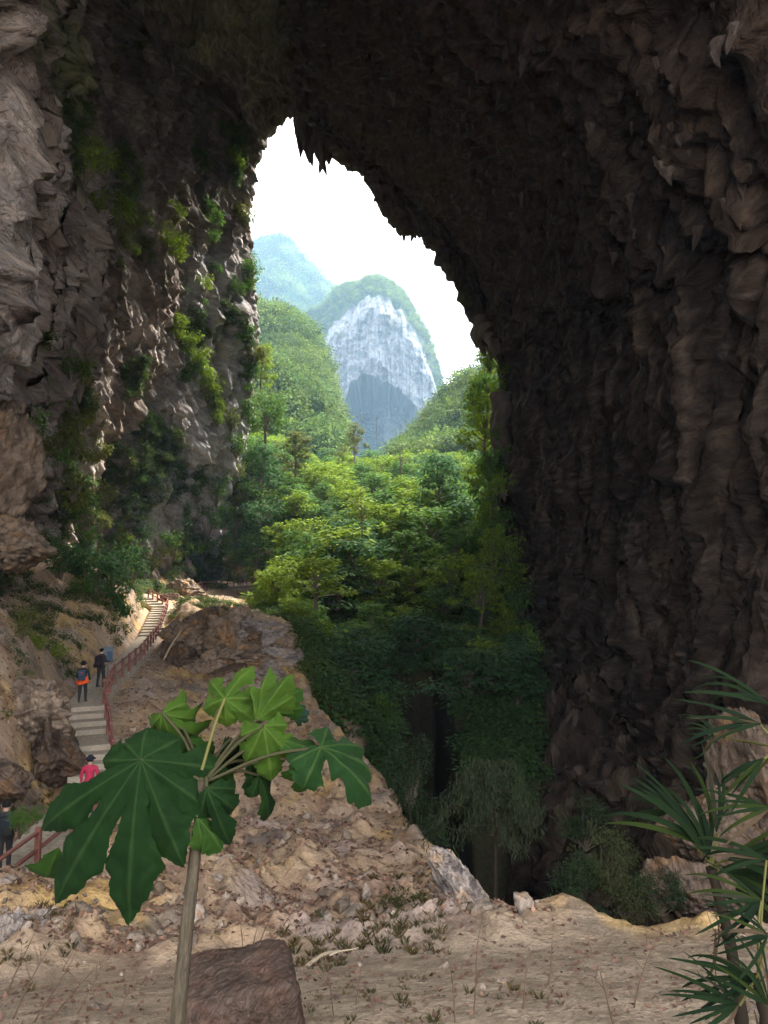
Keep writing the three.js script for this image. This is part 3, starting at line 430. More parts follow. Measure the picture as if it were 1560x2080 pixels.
// tree kinds of unit height, cloned at their sizes
function treeGeo(seed, kind) {
  const r = rng(seed), P = [], C = [], wood = [limb(V(0, -0.12, 0), V((r() - 0.5) * 0.1, 0.55, (r() - 0.5) * 0.1), 0.028, 0.016, 0.04, seed)];
  const blobs = kind === 'round' ? 20 : kind === 'tier' ? 18 : 17;
  for (let i = 0; i < blobs; i++) {
    const a = i * 2.4 + r(), v = (i + 0.5) / blobs; let y, rad, R;
    if (kind === 'round') { y = 0.2 + 0.68 * v; rad = 0.38 * Math.sqrt(Math.max(0.05, 1 - ((y - 0.5) / 0.46) ** 2)) * (0.6 + 0.4 * r()); R = 0.13 + 0.07 * r(); }
    else if (kind === 'tier') { y = 0.18 + 0.7 * v; rad = (0.5 - 0.36 * v) * (0.5 + 0.6 * r()); R = 0.12 + 0.05 * r(); }
    else { y = 0.12 + 0.76 * v; rad = 0.32 * (0.3 + r()) * (1.2 - 0.6 * v); R = 0.09 + 0.08 * r(); }
    const c = V(Math.cos(a) * rad, y, Math.sin(a) * rad); leafBlob(P, C, r, c, R * 0.92, 85, 0.066, kind === 'tier' ? 0.4 : 0.55, 0.35);
    wood.push(limb(V(0, Math.min(0.5, y * 0.55), 0), c, 0.011, 0.003, 0.03, seed + i, 4, 4));
  }
  return [mergeGeometries(wood), toGeo(P, C)];
}
const treeKinds = ['round', 'tier', 'loose', 'round', 'tier', 'loose'].map((k, i) => treeGeo(100 + i, k));
function tree(name, kind, tone, pos, h, w, turn, label, group) {
  const t = thing(name, label, 'tree', pos, turn, group); part('trunk', treeKinds[kind][0], barkM, t); part('crown', treeKinds[kind][1], green[tone], t); t.scale.set(h * w, h, h * w); return t;
}
const tr = rng(404);
{ // the wood that climbs from the pit to the valley
  const seen = []; let n = 0, tries = 0;
  const toneWord = { dark: 'dark green', mid: 'mid green', bright: 'yellow-green' };
  while (n < 285 && tries++ < 9000) {
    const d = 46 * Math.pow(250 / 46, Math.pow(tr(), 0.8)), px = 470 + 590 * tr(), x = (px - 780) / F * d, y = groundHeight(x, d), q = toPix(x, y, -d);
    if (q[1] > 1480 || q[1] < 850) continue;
    if (x - poly(rim, d) < 2.5 && d < 122) continue;
    const h = (d < 75 ? 2.4 + 2.4 * tr() : 4 + 4.5 * tr()), min = h * 0.36;
    if (seen.some(s => (s[0] - x) ** 2 + (s[1] - d) ** 2 < (min + s[2]) ** 2 * 0.55)) continue;
    seen.push([x, d, min]); n++;
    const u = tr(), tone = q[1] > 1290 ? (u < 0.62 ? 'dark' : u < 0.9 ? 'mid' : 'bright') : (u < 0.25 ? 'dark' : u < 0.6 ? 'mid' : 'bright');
    const zone = q[1] > 1380 ? 'at the edge of the pit' : q[1] > 1260 ? 'low on the wooded slope' : q[1] > 1120 ? 'halfway up the wooded slope' : q[1] > 1000 ? 'high on the wooded slope' : 'atop the wooded slope';
    const side = px < 590 ? 'under the left wall' : px < 710 ? 'left of centre' : px < 830 ? 'in the centre' : px < 930 ? 'right of centre' : 'near the right wall', big = h > 7 ? 'tall' : h > 5.2 ? 'middling' : h > 3.6 ? 'smallish' : 'small';
    const label = `${big} ${toneWord[tone]} tree ${zone}, ${side}`;
    if (d > 38 && d < 62 && x > 0.2 && x < 5.4) { n--; continue; }
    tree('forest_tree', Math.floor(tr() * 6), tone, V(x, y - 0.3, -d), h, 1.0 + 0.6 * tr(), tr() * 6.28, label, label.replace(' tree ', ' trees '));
  }
  console.log('forest trees', n);
}
{ // trees one can point to
  const put = (px, py, d, h, w, kind, tone, label, name = 'broadleaf_tree') => { const p = at(px, py, d); tree(name, kind, tone, p, h, w, px, label); };
  put(892, 1035, 108, 8.8, 1.0, 0, 'dark', 'round dark green tree standing above the bright wood');
  put(642, 1225, 66, 4.6, 1.6, 1, 'bright', 'spreading yellow-green tree just right of the far railing');
  put(560, 1240, 72, 4.4, 1.2, 3, 'bright', 'bushy yellow-green tree at the end of the far railing');
  put(1000, 1180, 76, 6.2, 0.8, 2, 'bright', 'bright tree against the foot of the right wall');
  put(975, 1260, 66, 5, 1.1, 4, 'bright', 'low bright tree below the one at the right wall');
  put(985, 930, 92, 9, 0.8, 5, 'bright', 'tall lime green tree clinging to the right edge of the mouth');
  put(1000, 1040, 86, 8.2, 0.7, 2, 'mid', 'narrow leafy tree below the lime green one on the right edge');
  put(990, 830, 95, 5.2, 0.9, 0, 'mid', 'small feathery tree on the skyline at the right edge of the mouth');
  put(540, 900, 118, 9, 0.9, 3, 'mid', 'tall leafy tree at the left edge of the mouth');
  put(528, 1010, 112, 9, 0.9, 0, 'dark', 'dark leafy tree under the left edge of the mouth');
  put(530, 780, 120, 7.5, 0.9, 2, 'bright', 'wispy yellow-green tree halfway up the left edge of the mouth');
  put(620, 1330, 56, 3.2, 1.4, 4, 'mid', 'round bush-like tree on the drop right of the outcrop');
  put(600, 960, 125, 8, 1.1, 2, 'olive', 'olive brown tree at the left of the valley');
  put(720, 930, 165, 9, 0.8, 2, 'olive', 'pale dry tree left of the far cave');
  put(508, 1085, 108, 8.5, 0.9, 1, 'mid', 'leafy tree hiding the earth step under the left edge of the mouth');
  put(536, 1110, 104, 7, 1.1, 3, 'dark', 'dark bushy tree right of the far railing below the left edge of the mouth');
  put(478, 1080, 108, 7.5, 1.0, 4, 'olive', 'dull green tree left of the others under the left edge of the mouth');
  put(520, 1160, 101, 5.5, 1.2, 0, 'mid', 'round leafy tree just behind the end of the far railing');
  const bare = (px, py, d, h, seed, label) => { const r = rng(seed), p = at(px, py, d), t = thing('bare_tree', label, 'tree', p, 0), g = []; const top = V((r() - 0.5) * 0.5, h, 0); part('trunk', limb(V(0, -0.5, 0), top, h * 0.018, h * 0.004, 0.25, seed, 10), barkM, t); for (let i = 0; i < 14; i++) { const y = h * (0.35 + 0.6 * r()), a = r() * 6.28, L = h * 0.22 * (0.4 + r()); g.push(limb(V(0.2 * y / h * (top.x * 5), y, 0), V(top.x * y / h + Math.cos(a) * L, y + L * 0.8, Math.sin(a) * L), h * 0.006, h * 0.0015, 0.1, seed + i, 4, 4)); } part('branches', mergeGeometries(g), barkM, t); };
  bare(815, 985, 130, 9, 7, 'tall bare mossy trunk rising from the middle of the wood');
  bare(735, 890, 200, 7, 8, 'bare grey tree in front of the far cave mouth, left');
  bare(765, 890, 205, 6, 9, 'bare grey tree in front of the far cave mouth, right');
  bare(735, 1105, 84, 6.5, 10, 'leaning bare branch among the trees halfway up the slope');
}
// undergrowth between the trees and creepers on the pit's sides; woods on the hills: nobody could count them
function clumpGeo(seed, n, L, squash) { const r = rng(seed), P = [], C = []; for (let i = 0; i < 5; i++) leafBlob(P, C, r, V((r() - 0.5) * 0.9, 0.25 * r(), (r() - 0.5) * 0.9), 0.5, n, L, squash, 0.3); return toGeo(P, C); }
const clumpA = clumpGeo(1, 26, 0.2, 0.6), clumpB = clumpGeo(2, 52, 0.14, 0.75);
const mossy = new THREE.MeshPhysicalMaterial({ color: 0xffffff, roughness: 0.95, specularIntensity: 0.15, transmission: 0.3, thickness: 0, vertexColors: true, side: THREE.DoubleSide });
function stuff(name, geo, list, material, label) {
  const m = new THREE.InstancedMesh(geo, material, list.length), q = new THREE.Object3D(); m.name = name; m.castShadow = m.receiveShadow = true;
  list.forEach((s, i) => { q.position.set(s[0], s[1], s[2]); q.rotation.set((s[6] ?? 0), (i * 2.399) % 6.283, (s[7] ?? 0)); q.scale.setScalar(s[3]); if (s[5]) q.scale.y *= s[5]; q.updateMatrix(); m.setMatrixAt(i, q.matrix); m.setColorAt(i, s[4]); });
  m.userData = { kind: 'stuff', label, category: name.replace(/_/g, ' ') }; scene.add(m); return m;
}
{
  const list = [], c = (t, k) => lin(lerp(0.045, 0.15, t) * k, lerp(0.098, 0.2, t) * k, 0.03 * k);
  for (let i = 0; i < 9500; i++) { const d = 40 * Math.pow(6.2, tr()), px = 440 + 640 * tr(), x = (px - 780) / F * d; if (x - poly(rim, d) < 0.8 && d < 125) continue; const y = groundHeight(x, d); if (y < -13 || (d < 60 && x > 0.3 && x < 5.2)) continue; list.push([x, y + 0.1, -d, (0.7 + 1.3 * tr()) * (0.6 + d / 150), c(Math.pow(tr(), 1.6) * sstep(30, 110, d), 0.8 + 0.4 * tr())]); }
  for (let i = 0; i < 2600; i++) { const d = 11 + 34 * tr(), x = poly(rim, d) + 1.0 + 2.6 * tr() + (d > 30 ? 4 * tr() * tr() : 0); list.push([x, groundHeight(x, d), -d, 0.35 + 0.6 * tr(), c(0.25 * tr(), 0.9)]); }
  for (let i = 0; i < 2000; i++) { const d = 44 + 62 * tr(), x = poly(rim, d) + 0.2 + 3.2 * tr(); list.push([x, groundHeight(x, d), -d, 0.6 + 0.9 * tr(), c(0.6 * tr(), 0.9)]); }
  stuff('undergrowth', clumpA, list, mossy, 'dense leafy undergrowth covering the slope and the pit sides');
  stuff('hill_woods', clumpB, hillSpots.map(s => [s[0], s[1], s[2], s[3], c(s[4], 0.4 + 1.0 * tr())]), mossy, 'hazy green woods covering the far hills');
}
// shrubs and hanging plants on the left wall, at the foot of it and along the right edge
{
  const kinds = [0, 1, 2, 3].map(i => { const r = rng(700 + i), P = [], C = [], w = []; for (let k = 0; k < 11; k++) { const a = r() * 6.28, R = 0.55 * Math.sqrt(r()), c = V(Math.cos(a) * R, 0.15 + 0.7 * r() * (i < 2 ? 1 : 1.5) - (i === 3 ? 0.8 * r() : 0), Math.sin(a) * R); leafBlob(P, C, r, c, 0.3, 62, 0.13, 0.7, i === 3 ? 0.9 : 0.3); w.push(limb(V(0, -0.25, 0), c, 0.025, 0.008, 0.1, k, 4, 4)); } return [mergeGeometries(w), toGeo(P, C)]; });
  const fineKinds = [0, 1].map(i => { const r = rng(730 + i), P = [], C = [], w = []; for (let k = 0; k < 22; k++) { const a = r() * 6.28, R = 0.62 * Math.sqrt(r()), c = V(Math.cos(a) * R, 0.05 + 0.85 * r() * (1.1 - 0.6 * R), Math.sin(a) * R); leafBlob(P, C, r, c, 0.2, 150, 0.055, 0.8, 0.3); w.push(limb(V(0, -0.3, 0), c, 0.012, 0.003, 0.08, k, 5, 4)); } return [mergeGeometries(w), toGeo(P, C)]; });
  let k = 0;
  const shrub = (p, size, tone, label, group, sy = 1, fine) => { const t = thing('shrub', label, 'shrub', p, (k * 2.1) % 6.28, group), v = fine ? fineKinds[k++ % 2] : kinds[k++ % 4]; part('stems', v[0], barkM, t); part('foliage', v[1], green[tone], t); t.scale.set(size, size * sy, size); };
  const zones = [
    ['mossy yellow-green shrub hanging on the upper left wall', 'shrubs hanging on the upper left wall', 'bright', 'olive', 1.1, [[175, 315], [215, 340], [250, 380], [268, 420], [245, 445], [275, 460], [230, 480], [265, 500], [285, 520], [205, 430], [180, 360], [290, 445]]],
    ['leafy green shrub clinging to the middle of the left wall', 'shrubs in the middle of the left wall', 'mid', 'bright', 1.5, [[355, 450], [350, 500], [360, 540], [430, 425], [445, 445], [430, 500], [440, 560], [470, 320], [480, 380], [465, 280], [410, 600], [400, 640]]],
    ['bright green creeper running down the left wall near the mouth', 'creepers near the mouth', 'bright', 'mid', 1.8, [[375, 670], [380, 700], [385, 730], [400, 760], [410, 790], [425, 810], [435, 835], [395, 745], [440, 860], [370, 690]]],
    ['dull green shrub low on the left wall behind the steps', 'shrubs low on the left wall', 'olive', 'mid', 1.35, [[160, 800], [175, 840], [165, 880], [150, 760], [190, 900], [220, 930], [260, 960], [290, 990], [240, 990], [130, 900], [60, 900], [90, 930], [110, 960], [140, 990], [180, 1000], [210, 1020], [300, 1040], [260, 1050], [170, 1050], [130, 1060], [200, 1080], [240, 1100]]],
    ['dense dark shrub on the bank between the left wall and the steps', 'shrubs on the bank above the steps', 'dark', 'mid', 1.5, [[180, 1130], [215, 1150], [245, 1160], [150, 1160], [190, 1180], [225, 1195], [120, 1180], [250, 1110], [270, 1130], [160, 1210], [200, 1225], [230, 1225], [100, 1130], [290, 1090], [265, 1190]]],
    ['fresh yellow-green shrub lit at the wall foot above the steps', 'fresh shrubs above the steps', 'bright', 'bright', 1.2, [[245, 1080], [255, 1110], [262, 1140], [270, 1165], [390, 1115], [400, 1130], [375, 1135], [545, 1120], [540, 1150], [330, 1130]]],
    ['brown green shrub at the wall foot above the far railing', 'shrubs above the far railing', 'olive', 'mid', 2.3, [[350, 1110], [420, 1090], [450, 1120], [480, 1140], [470, 1060], [440, 1020], [490, 1100], [500, 1040], [520, 1000], [480, 980], [460, 1150], [510, 1150], [310, 1150], [345, 1150], [430, 1150]]],
    ['small shrub on the pale rock edge beside the sky', 'shrubs on the pale rock edge', 'olive', 'mid', 2.0, [[500, 460], [505, 560], [508, 600], [500, 680], [510, 740], [505, 770], [480, 600], [490, 840], [470, 870], [480, 920]]],
    ['thin green shrub on the earth bank left of the steps', 'shrubs on the earth bank', 'olive', 'bright', 0.7, [[60, 1270], [90, 1290], [80, 1320], [115, 1340], [45, 1300], [100, 1270]]],
    ['leafy creeper hanging down the edge of the right wall', 'creepers on the right wall edge', 'mid', 'bright', 1.9, [[1010, 760], [1000, 800], [1005, 900], [1015, 960], [1020, 1010], [1025, 1060], [1010, 1020], [1035, 1120], [1040, 1180], [1050, 1240], [1030, 1150], [1055, 1300], [1065, 1360]]],
  ];
  const sr = rng(66);
  for (const [label, group, t1, t2, size, pts] of zones) for (const [px, py] of pts) {
    const w = onWall(px, py), g = px < 560 ? onGround(px, py, 14, 130) : null; let p;
    if (w && (!g || -w[0].z < -g.z)) p = w[0].addScaledVector(w[1], 0.3); else p = g; if (!p) continue;
    const s = size * (0.9 + 0.9 * sr()), mx = (Math.max(...pts.map(q => q[0])) + Math.min(...pts.map(q => q[0]))) / 2, my = (Math.max(...pts.map(q => q[1])) + Math.min(...pts.map(q => q[1]))) / 2, where = `, ${py < my ? 'upper' : 'lower'} ${px < mx ? 'left' : 'right'}`;
    shrub(p, s, sr() < 0.6 ? t1 : t2, label + where, group + where, 0.9 + 0.4 * sr());
  }
  // foliage curtain along the right edge of the mouth
  for (let i = 0; i < 26; i++) { const u = i / 25, py = lerp(745, 1250, u), px = 1004 - 44 * sr() + 14 * u, d = lerp(103, 84, u); shrub(at(px, py, d), 2.1 + 1.3 * sr(), sr() < 0.65 ? 'bright' : 'mid', u < 0.35 ? 'lime shrub high in the leafy curtain along the right edge of the mouth' : u < 0.7 ? 'lime shrub halfway down the leafy curtain along the right edge of the mouth' : 'lime shrub low in the leafy curtain along the right edge of the mouth', ['high', 'middle', 'low'][u < 0.35 ? 0 : u < 0.7 ? 1 : 2] + ' shrubs of the right leafy curtain', 1.3); }
  // the scrub round the pit and the foreground
  const spot = (px, py, d, s, tone, label, sy = 1) => shrub(at(px, py, d), s, tone, label, undefined, sy, d < 30);
  spot(1230, 1800, 14.5, 1.15, 'scrub', 'large olive bush behind the sand ledge, right of the slender tree', 1.1);
  spot(1170, 1830, 13.5, 0.8, 'scrubDark', 'green bush at the left foot of the large olive bush');
  spot(1270, 1850, 12.5, 0.8, 'scrub', 'low olive bush at the edge of the sand ledge');
  spot(1180, 1900, 11, 0.6, 'scrubDark', 'dark leafy plant just above the tip of the sand ledge');
  spot(1090, 1915, 10.5, 0.6, 'scrubDark', 'dark ground plant right of the slender tree base');
  spot(1340, 1840, 12.5, 0.6, 'scrubDark', 'dark low bush near the right palm stem');
  spot(1190, 1700, 18, 1.1, 'scrubDark', 'shaded bush above the large olive bush');
  spot(835, 1610, 25, 1.5, 'scrubDark', 'grey-green bush on the rim left of the black hole', 1.3);
  spot(852, 1690, 21, 1.15, 'scrubDark', 'grey-green bush lower on the rim of the pit', 1.4);
  spot(880, 1740, 18, 0.7, 'scrubDark', 'small grey-green bush above the pale slab');
  spot(905, 1765, 14.5, 0.32, 'bright', 'tiny light green sprig behind the pale slab');
  spot(820, 1880, 11.3, 0.5, 'scrub', 'dry olive scrub at the foot of the slope, right');
  spot(840, 1930, 9.8, 0.42, 'scrub', 'low green scrub above the sand ledge');
  spot(630, 1915, 10, 0.36, 'scrub', 'dry olive scrub in the hollow above the fallen branch');
  spot(790, 1945, 9.2, 0.34, 'scrubDark', 'dark scrub beside the fallen branch');
  spot(40, 1690, 15.5, 0.5, 'mid', 'small-leaved bush in front of the lower path at the left edge');
  spot(75, 1665, 15.8, 0.32, 'mid', 'sprig right of the bush at the left edge');
  spot(320, 1205, 77, 1.0, 'scrubDark', 'little dark tree-like bush at the top of the steps', 1.5);
}
{ // scrub on the bank between the walkway and the left wall
  const r = rng(611), list = [];
  for (let i = 0; i < 9000 && list.length < 1900; i++) { const d = 22 + 88 * r(), x = -10 - 22 * r(); const [q, wy] = nearWalk(x, d); if (q < 1.5) continue; const y = groundHeight(x, d), p = toPix(x, y, -d); if (p[0] > 540 || p[0] < -20 || y < wy + 0.25) continue; const k = fbm(x * 0.25, 4, d * 0.18, 3); if (k < lerp(0.16, -0.25, sstep(1340, 1200, p[1]))) continue; const t = r(); list.push([x, y, -d, (0.3 + 0.5 * r()) * (0.55 + d / 90), lin(lerp(0.04, 0.13, t * t), lerp(0.075, 0.15, t * t), 0.026)]); }
  stuff('bank_scrub', clumpA, list, mossy, 'low scrub growing on the bank between the walkway and the left wall');
}
{ // small plants and ferns rooted in the left wall
  const r = rng(321), list = [], n = shell.S * shell.T; let tries = 0;
  while (list.length < 5200 && tries++ < 600000) {
    const i = Math.floor(r() * n), px = shellPix[i * 3], py = shellPix[i * 3 + 1]; if (px > 520 || px < -20 || py > 1260 || py < 200) continue;
    const x = shell.pos[i * 3], y = shell.pos[i * 3 + 1], z = shell.pos[i * 3 + 2], k = fbm(x * 0.12 + 20, y * 0.1, z * 0.12, 4) + 0.3 * noise(x * 0.5, y * 0.4, z * 0.5);
    const low = sstep(700, 1050, py) * (1 - sstep(420, 500, px) * (1 - sstep(900, 1000, py))), up = sstep(170, 240, px) * (1 - sstep(290, 340, px)) * sstep(270, 340, py) * (1 - sstep(520, 580, py));
    if (k < lerp(lerp(0.36, -0.02, low), -0.08, up)) continue;
    const t = r(), lush = 0.25 + 0.5 * up; list.push([x, y, z, (0.35 + 0.55 * r()) * (0.5 + -z / 90), lin(lerp(0.04, 0.17, lush * t), lerp(0.075, 0.2, lush * t), 0.024)]);
  }
  stuff('wall_plants', clumpA, list, mossy, 'small plants and ferns rooted all over the left cave wall');
}
console.log('shrubs');
// ---------------------------------------------------------------- walkway, steps, railings
const concrete = mat(lin(0.5, 0.43, 0.355), 0.93, { map: dirtTone, bumpMap: dirtBump, bumpScale: 0.008 });
const railM = mat(lin(0.30, 0.125, 0.10), 0.7, { map: rockTone });
const PW = 1.5;
function slab(list, w, thick) {                                 // a walkway strip with real thickness along a centre line
  const pos = [], uv = [], ix = []; let len = 0; const n = list.length;
  list.forEach((p, i) => { const a = list[Math.max(0, i - 1)], b = list[Math.min(n - 1, i + 1)], t = V(b.x - a.x, 0, b.z - a.z).normalize(), s = V(-t.z, 0, t.x); if (i) len += p.distanceTo(list[i - 1]); for (const [e, h] of [[-w / 2, -thick], [-w / 2, 0], [w / 2, 0], [w / 2, -thick]]) { pos.push(p.x + s.x * e, p.y + h, p.z + s.z * e); uv.push(e / 2, len / 2); } });
  for (let i = 0; i < n - 1; i++) for (let k = 0; k < 3; k++) { const a = i * 4 + k; ix.push(a, a + 1, a + 4, a + 1, a + 5, a + 4); }
  const g = new THREE.BufferGeometry(); g.setAttribute('position', new THREE.Float32BufferAttribute(pos, 3)); g.setAttribute('uv', new THREE.Float32BufferAttribute(uv, 2)); g.setIndex(ix); const f = g.toNonIndexed(); f.computeVertexNormals(); return f;
}
function along(list, step) { const o = []; for (let i = 1; i < list.length; i++) { const a = list[i - 1], b = list[i], n = Math.max(1, Math.round(a.distanceTo(b) / step)); for (let k = 0; k < n; k++) o.push(a.clone().lerp(b, k / n)); } o.push(list[list.length - 1].clone()); return o; }
struct('path', slab(along(walk.slice(0, 4), 0.8), PW, 0.3), concrete);
struct('path_landing', slab(along(walk.slice(4, 8), 0.8), PW, 0.3), concrete);
struct('path_upper', slab(along(walkFar, 1), PW, 0.3), concrete);
function flight(a, b, n, mid, label) {                          // steps from a up to b; mid: the step that is a deeper landing
  const t = thing('staircase', label, 'stairs', V(a.x, a.y, a.z)), dir = V(b.x - a.x, 0, b.z - a.z), L = dir.length(); dir.normalize();
  const w = []; for (let i = 0; i < n; i++) w.push(i === mid ? 3 : 1); const sum = w.reduce((p, q) => p + q); let at0 = 0;
  for (let i = 0; i < n; i++) { const run = L * w[i] / sum, y = (b.y - a.y) * (i + 1) / n, g = new RoundedBoxGeometry(PW, 0.42, run + 0.05, 2, 0.02); const m = part(i ? `step_${String(i).padStart(3, '0')}` : 'step', g, concrete, t); m.position.set(dir.x * (at0 + run / 2), y - 0.21, dir.z * (at0 + run / 2)); m.rotation.y = Math.atan2(dir.x, dir.z); at0 += run; }
  return t;
}
flight(walk[3], walk[4], 9, 4, 'lower flight of pale concrete steps leading up to the landing with two hikers');
flight(walk[7], walk[8], 11, -1, 'long flight of pale concrete steps climbing past the outcrop');
flight(walk[8], walk[9], 4, -1, 'short flight of steps at the top turn under the dark shrubs');
const postG = new RoundedBoxGeometry(0.13, 1.0, 0.13, 1, 0.02), railG = new THREE.CylinderGeometry(0.05, 0.05, 1, 7);
function railing(list, gap, label, side = 1, h = 1) {
  const pts = along(list, gap), t = thing('railing', label, 'railing', pts[0].clone()), o = pts[0], tops = []; let k = 0, q = 0;
  pts.forEach((p, i) => { const a = pts[Math.max(0, i - 1)], b = pts[Math.min(pts.length - 1, i + 1)], d = V(b.x - a.x, 0, b.z - a.z).normalize(), s = V(-d.z, 0, d.x).multiplyScalar(side * (PW / 2 - 0.1)); const c = p.clone().add(s).sub(o); tops.push(c); const m = part(k ? `post_${String(k).padStart(3, '0')}` : 'post', postG, railM, t); k++; m.position.set(c.x, c.y + 0.45 * h, c.z); m.rotation.y = Math.atan2(d.x, d.z); m.scale.y = h; });
  for (let i = 1; i < tops.length; i++) for (const y of [0.86, 0.46]) { const a = tops[i - 1].clone().setY(tops[i - 1].y + y * h), b = tops[i].clone().setY(tops[i].y + y * h), m = part(q ? `rail_${String(q).padStart(3, '0')}` : 'rail', railG, railM, t); q++; m.position.copy(a).lerp(b, 0.5); m.quaternion.setFromUnitVectors(V(0, 1, 0), b.clone().sub(a).normalize()); m.scale.set(1, a.distanceTo(b), 1); }
}
railing(walk.slice(0, 4), 2.3, 'red-brown railing along the lower path at the bottom left');
railing([walk[3], walk[4]], 1.5, 'red-brown railing beside the lower flight of steps, partly behind the big leaf');
railing(walk.slice(4, 8), 2.1, 'red-brown railing along the landing path beyond the two hikers');
railing([walk[7], walk[8]], 2.2, 'thin red railing climbing beside the long flight of steps');
railing([walk[8], walk[9]], 2.0, 'short railing at the top turn of the steps');
railing(walkFar, 2.2, 'far red-brown railing on the upper path under the wall', 1, 1.15);

// sign board behind the dark hiker
{ const p = at(219, 1372, 36.5); p.y = -5.05; const t = thing('information_board', 'small blue-grey notice board standing beside the dark hiker', 'sign', p, 0.5); const fr = mat(lin(0.12, 0.145, 0.17), 0.6), bl = mat(lin(0.05, 0.08, 0.12), 0.5);
  part('post', new RoundedBoxGeometry(0.09, 1.0, 0.09, 1, 0.01), mat(lin(0.16, 0.15, 0.15)), t).position.set(0, 0.4, 0);
  const b = part('board', new RoundedBoxGeometry(0.42, 0.72, 0.07, 2, 0.02), fr, t); b.position.set(0, 1.05, 0); const f = part('panel', new RoundedBoxGeometry(0.27, 0.46, 0.02, 1, 0.008), bl, b); f.position.set(0.05, -0.06, 0.042); const c = part('top_cap', new RoundedBoxGeometry(0.5, 0.05, 0.2, 1, 0.02), fr, b); c.position.set(0, 0.38, 0); }

// ---------------------------------------------------------------- hikers: one continuous body each, from tapered bones on a grid
const clothM = new THREE.MeshStandardMaterial({ color: 0xffffff, roughness: 0.9, vertexColors: true, side: THREE.DoubleSide });
function bodyGeo(bones, paint) {
  const res = 92, mc = new MarchingCubes(res, clothM, false, false, 60000); mc.isolation = 0; const H = 1.0; // world = grid -1..1 scaled to cover 1.96 m
  for (let k = 0; k < res; k++) for (let j = 0; j < res; j++) for (let i = 0; i < res; i++) {
    const x = (i / res * 2 - 1) * H, y = (j / res * 2 - 1) * H + 0.92, z = (k / res * 2 - 1) * H; let s = 1;
    for (const [a, b, ra, rb] of bones) { const ex = b[0] - a[0], ey = b[1] - a[1], ez = b[2] - a[2], t = clamp(((x - a[0]) * ex + (y - a[1]) * ey + (z - a[2]) * ez) / (ex * ex + ey * ey + ez * ez)); const d = Math.hypot(x - a[0] - ex * t, y - a[1] - ey * t, z - a[2] - ez * t) - lerp(ra, rb, t); const q = clamp(0.5 + 0.5 * (s - d) / 0.035); s = lerp(s, d, q) - 0.035 * q * (1 - q); }
    mc.field[k * res * res + j * res + i] = -s;
  }
  mc.update(); const n = mc.count, pos = mc.positionArray.slice(0, n * 3), nor = mc.normalArray.slice(0, n * 3), col = new Float32Array(n * 3);
  for (let i = 0; i < n; i++) { pos[i * 3] *= H; pos[i * 3 + 1] = pos[i * 3 + 1] * H + 0.92; pos[i * 3 + 2] *= H; col.set(paint(pos[i * 3], pos[i * 3 + 1], pos[i * 3 + 2]), i * 3); }
  const g = new THREE.BufferGeometry(); g.setAttribute('position', new THREE.BufferAttribute(pos, 3)); g.setAttribute('normal', new THREE.BufferAttribute(nor, 3)); g.setAttribute('color', new THREE.BufferAttribute(col, 3)); return g;
}
// facing -z (away); stride > 0 puts the left leg ahead
function bonesOf(stride, arm) {
  const B = [], s = stride; const chain = (pts, rs) => { for (let i = 1; i < pts.length; i++) B.push([pts[i - 1], pts[i], rs[i - 1], rs[i]]); };
  chain([[0, 0.93, 0], [0, 1.12, -0.01], [0, 1.3, -0.02], [0, 1.4, -0.02]], [0.13, 0.125, 0.14, 0.1]); B.push([[-0.13, 1.36, -0.01], [0.13, 1.36, -0.01], 0.075, 0.075]); B.push([[-0.08, 0.92, 0], [0.08, 0.92, 0], 0.11, 0.11]);
  chain([[0, 1.4, -0.02], [0, 1.5, -0.03]], [0.06, 0.052]); chain([[0, 1.57, -0.03], [0, 1.62, -0.035]], [0.085, 0.095]); B.push([[0, 1.55, -0.1], [0, 1.58, -0.125], 0.02, 0.016]); B.push([[-0.098, 1.57, -0.03], [-0.1, 1.6, -0.03], 0.016, 0.018]); B.push([[0.098, 1.57, -0.03], [0.1, 1.6, -0.03], 0.016, 0.018]);
  for (const q of [-1, 1]) { const f = q * s; chain([[q * 0.095, 0.9, 0], [q * 0.1, 0.49, -0.16 * f - 0.02], [q * 0.1, 0.1, f > 0 ? -0.2 * f : -0.42 * f * 0.7]], [0.095, 0.062, 0.045]); const fz = f > 0 ? -0.2 * f : -0.42 * f * 0.7; chain([[q * 0.1, 0.06, fz + 0.03], [q * 0.115, 0.035, fz - 0.15]], [0.045, 0.035]);
    const g = arm?.[q < 0 ? 0 : 1] ?? [[q * 0.25, 1.12, 0.06 * f], [q * 0.255, 0.9, -0.08 - 0.05 * f]]; chain([[q * 0.19, 1.35, -0.01], g[0], g[1]], [0.058, 0.046, 0.033]);
    const h = V(...g[1]), dn = V(...g[1]).sub(V(...g[0])).normalize(); B.push([g[1], h.clone().addScaledVector(dn, 0.07).toArray(), 0.034, 0.03]); for (let i = 0; i < 4; i++) { const a = h.clone().addScaledVector(dn, 0.07).add(V(0, 0, -0.028 + i * 0.019)), b = a.clone().addScaledVector(dn, 0.06 + 0.012 * Math.sin(i + 0.6)).add(V(-q * 0.015, 0, 0)); B.push([a.toArray(), b.toArray(), 0.0105, 0.0095]); } B.push([h.clone().addScaledVector(dn, 0.03).add(V(0, 0, -0.03)).toArray(), h.clone().addScaledVector(dn, 0.075).add(V(-q * 0.01, 0, -0.055)).toArray(), 0.012, 0.01]); }
  return B;
}
const hairG = (() => { const g = new THREE.SphereGeometry(0.108, 20, 14, 0, 6.2832, 0, 2.0), p = g.attributes.position; for (let i = 0; i < p.count; i++) { const y = p.getY(i), z = p.getZ(i); if (y < 0.0 && z < 0) p.setZ(i, z * 0.55); p.setX(i, p.getX(i) * 0.97); } g.computeVertexNormals(); return g; })();
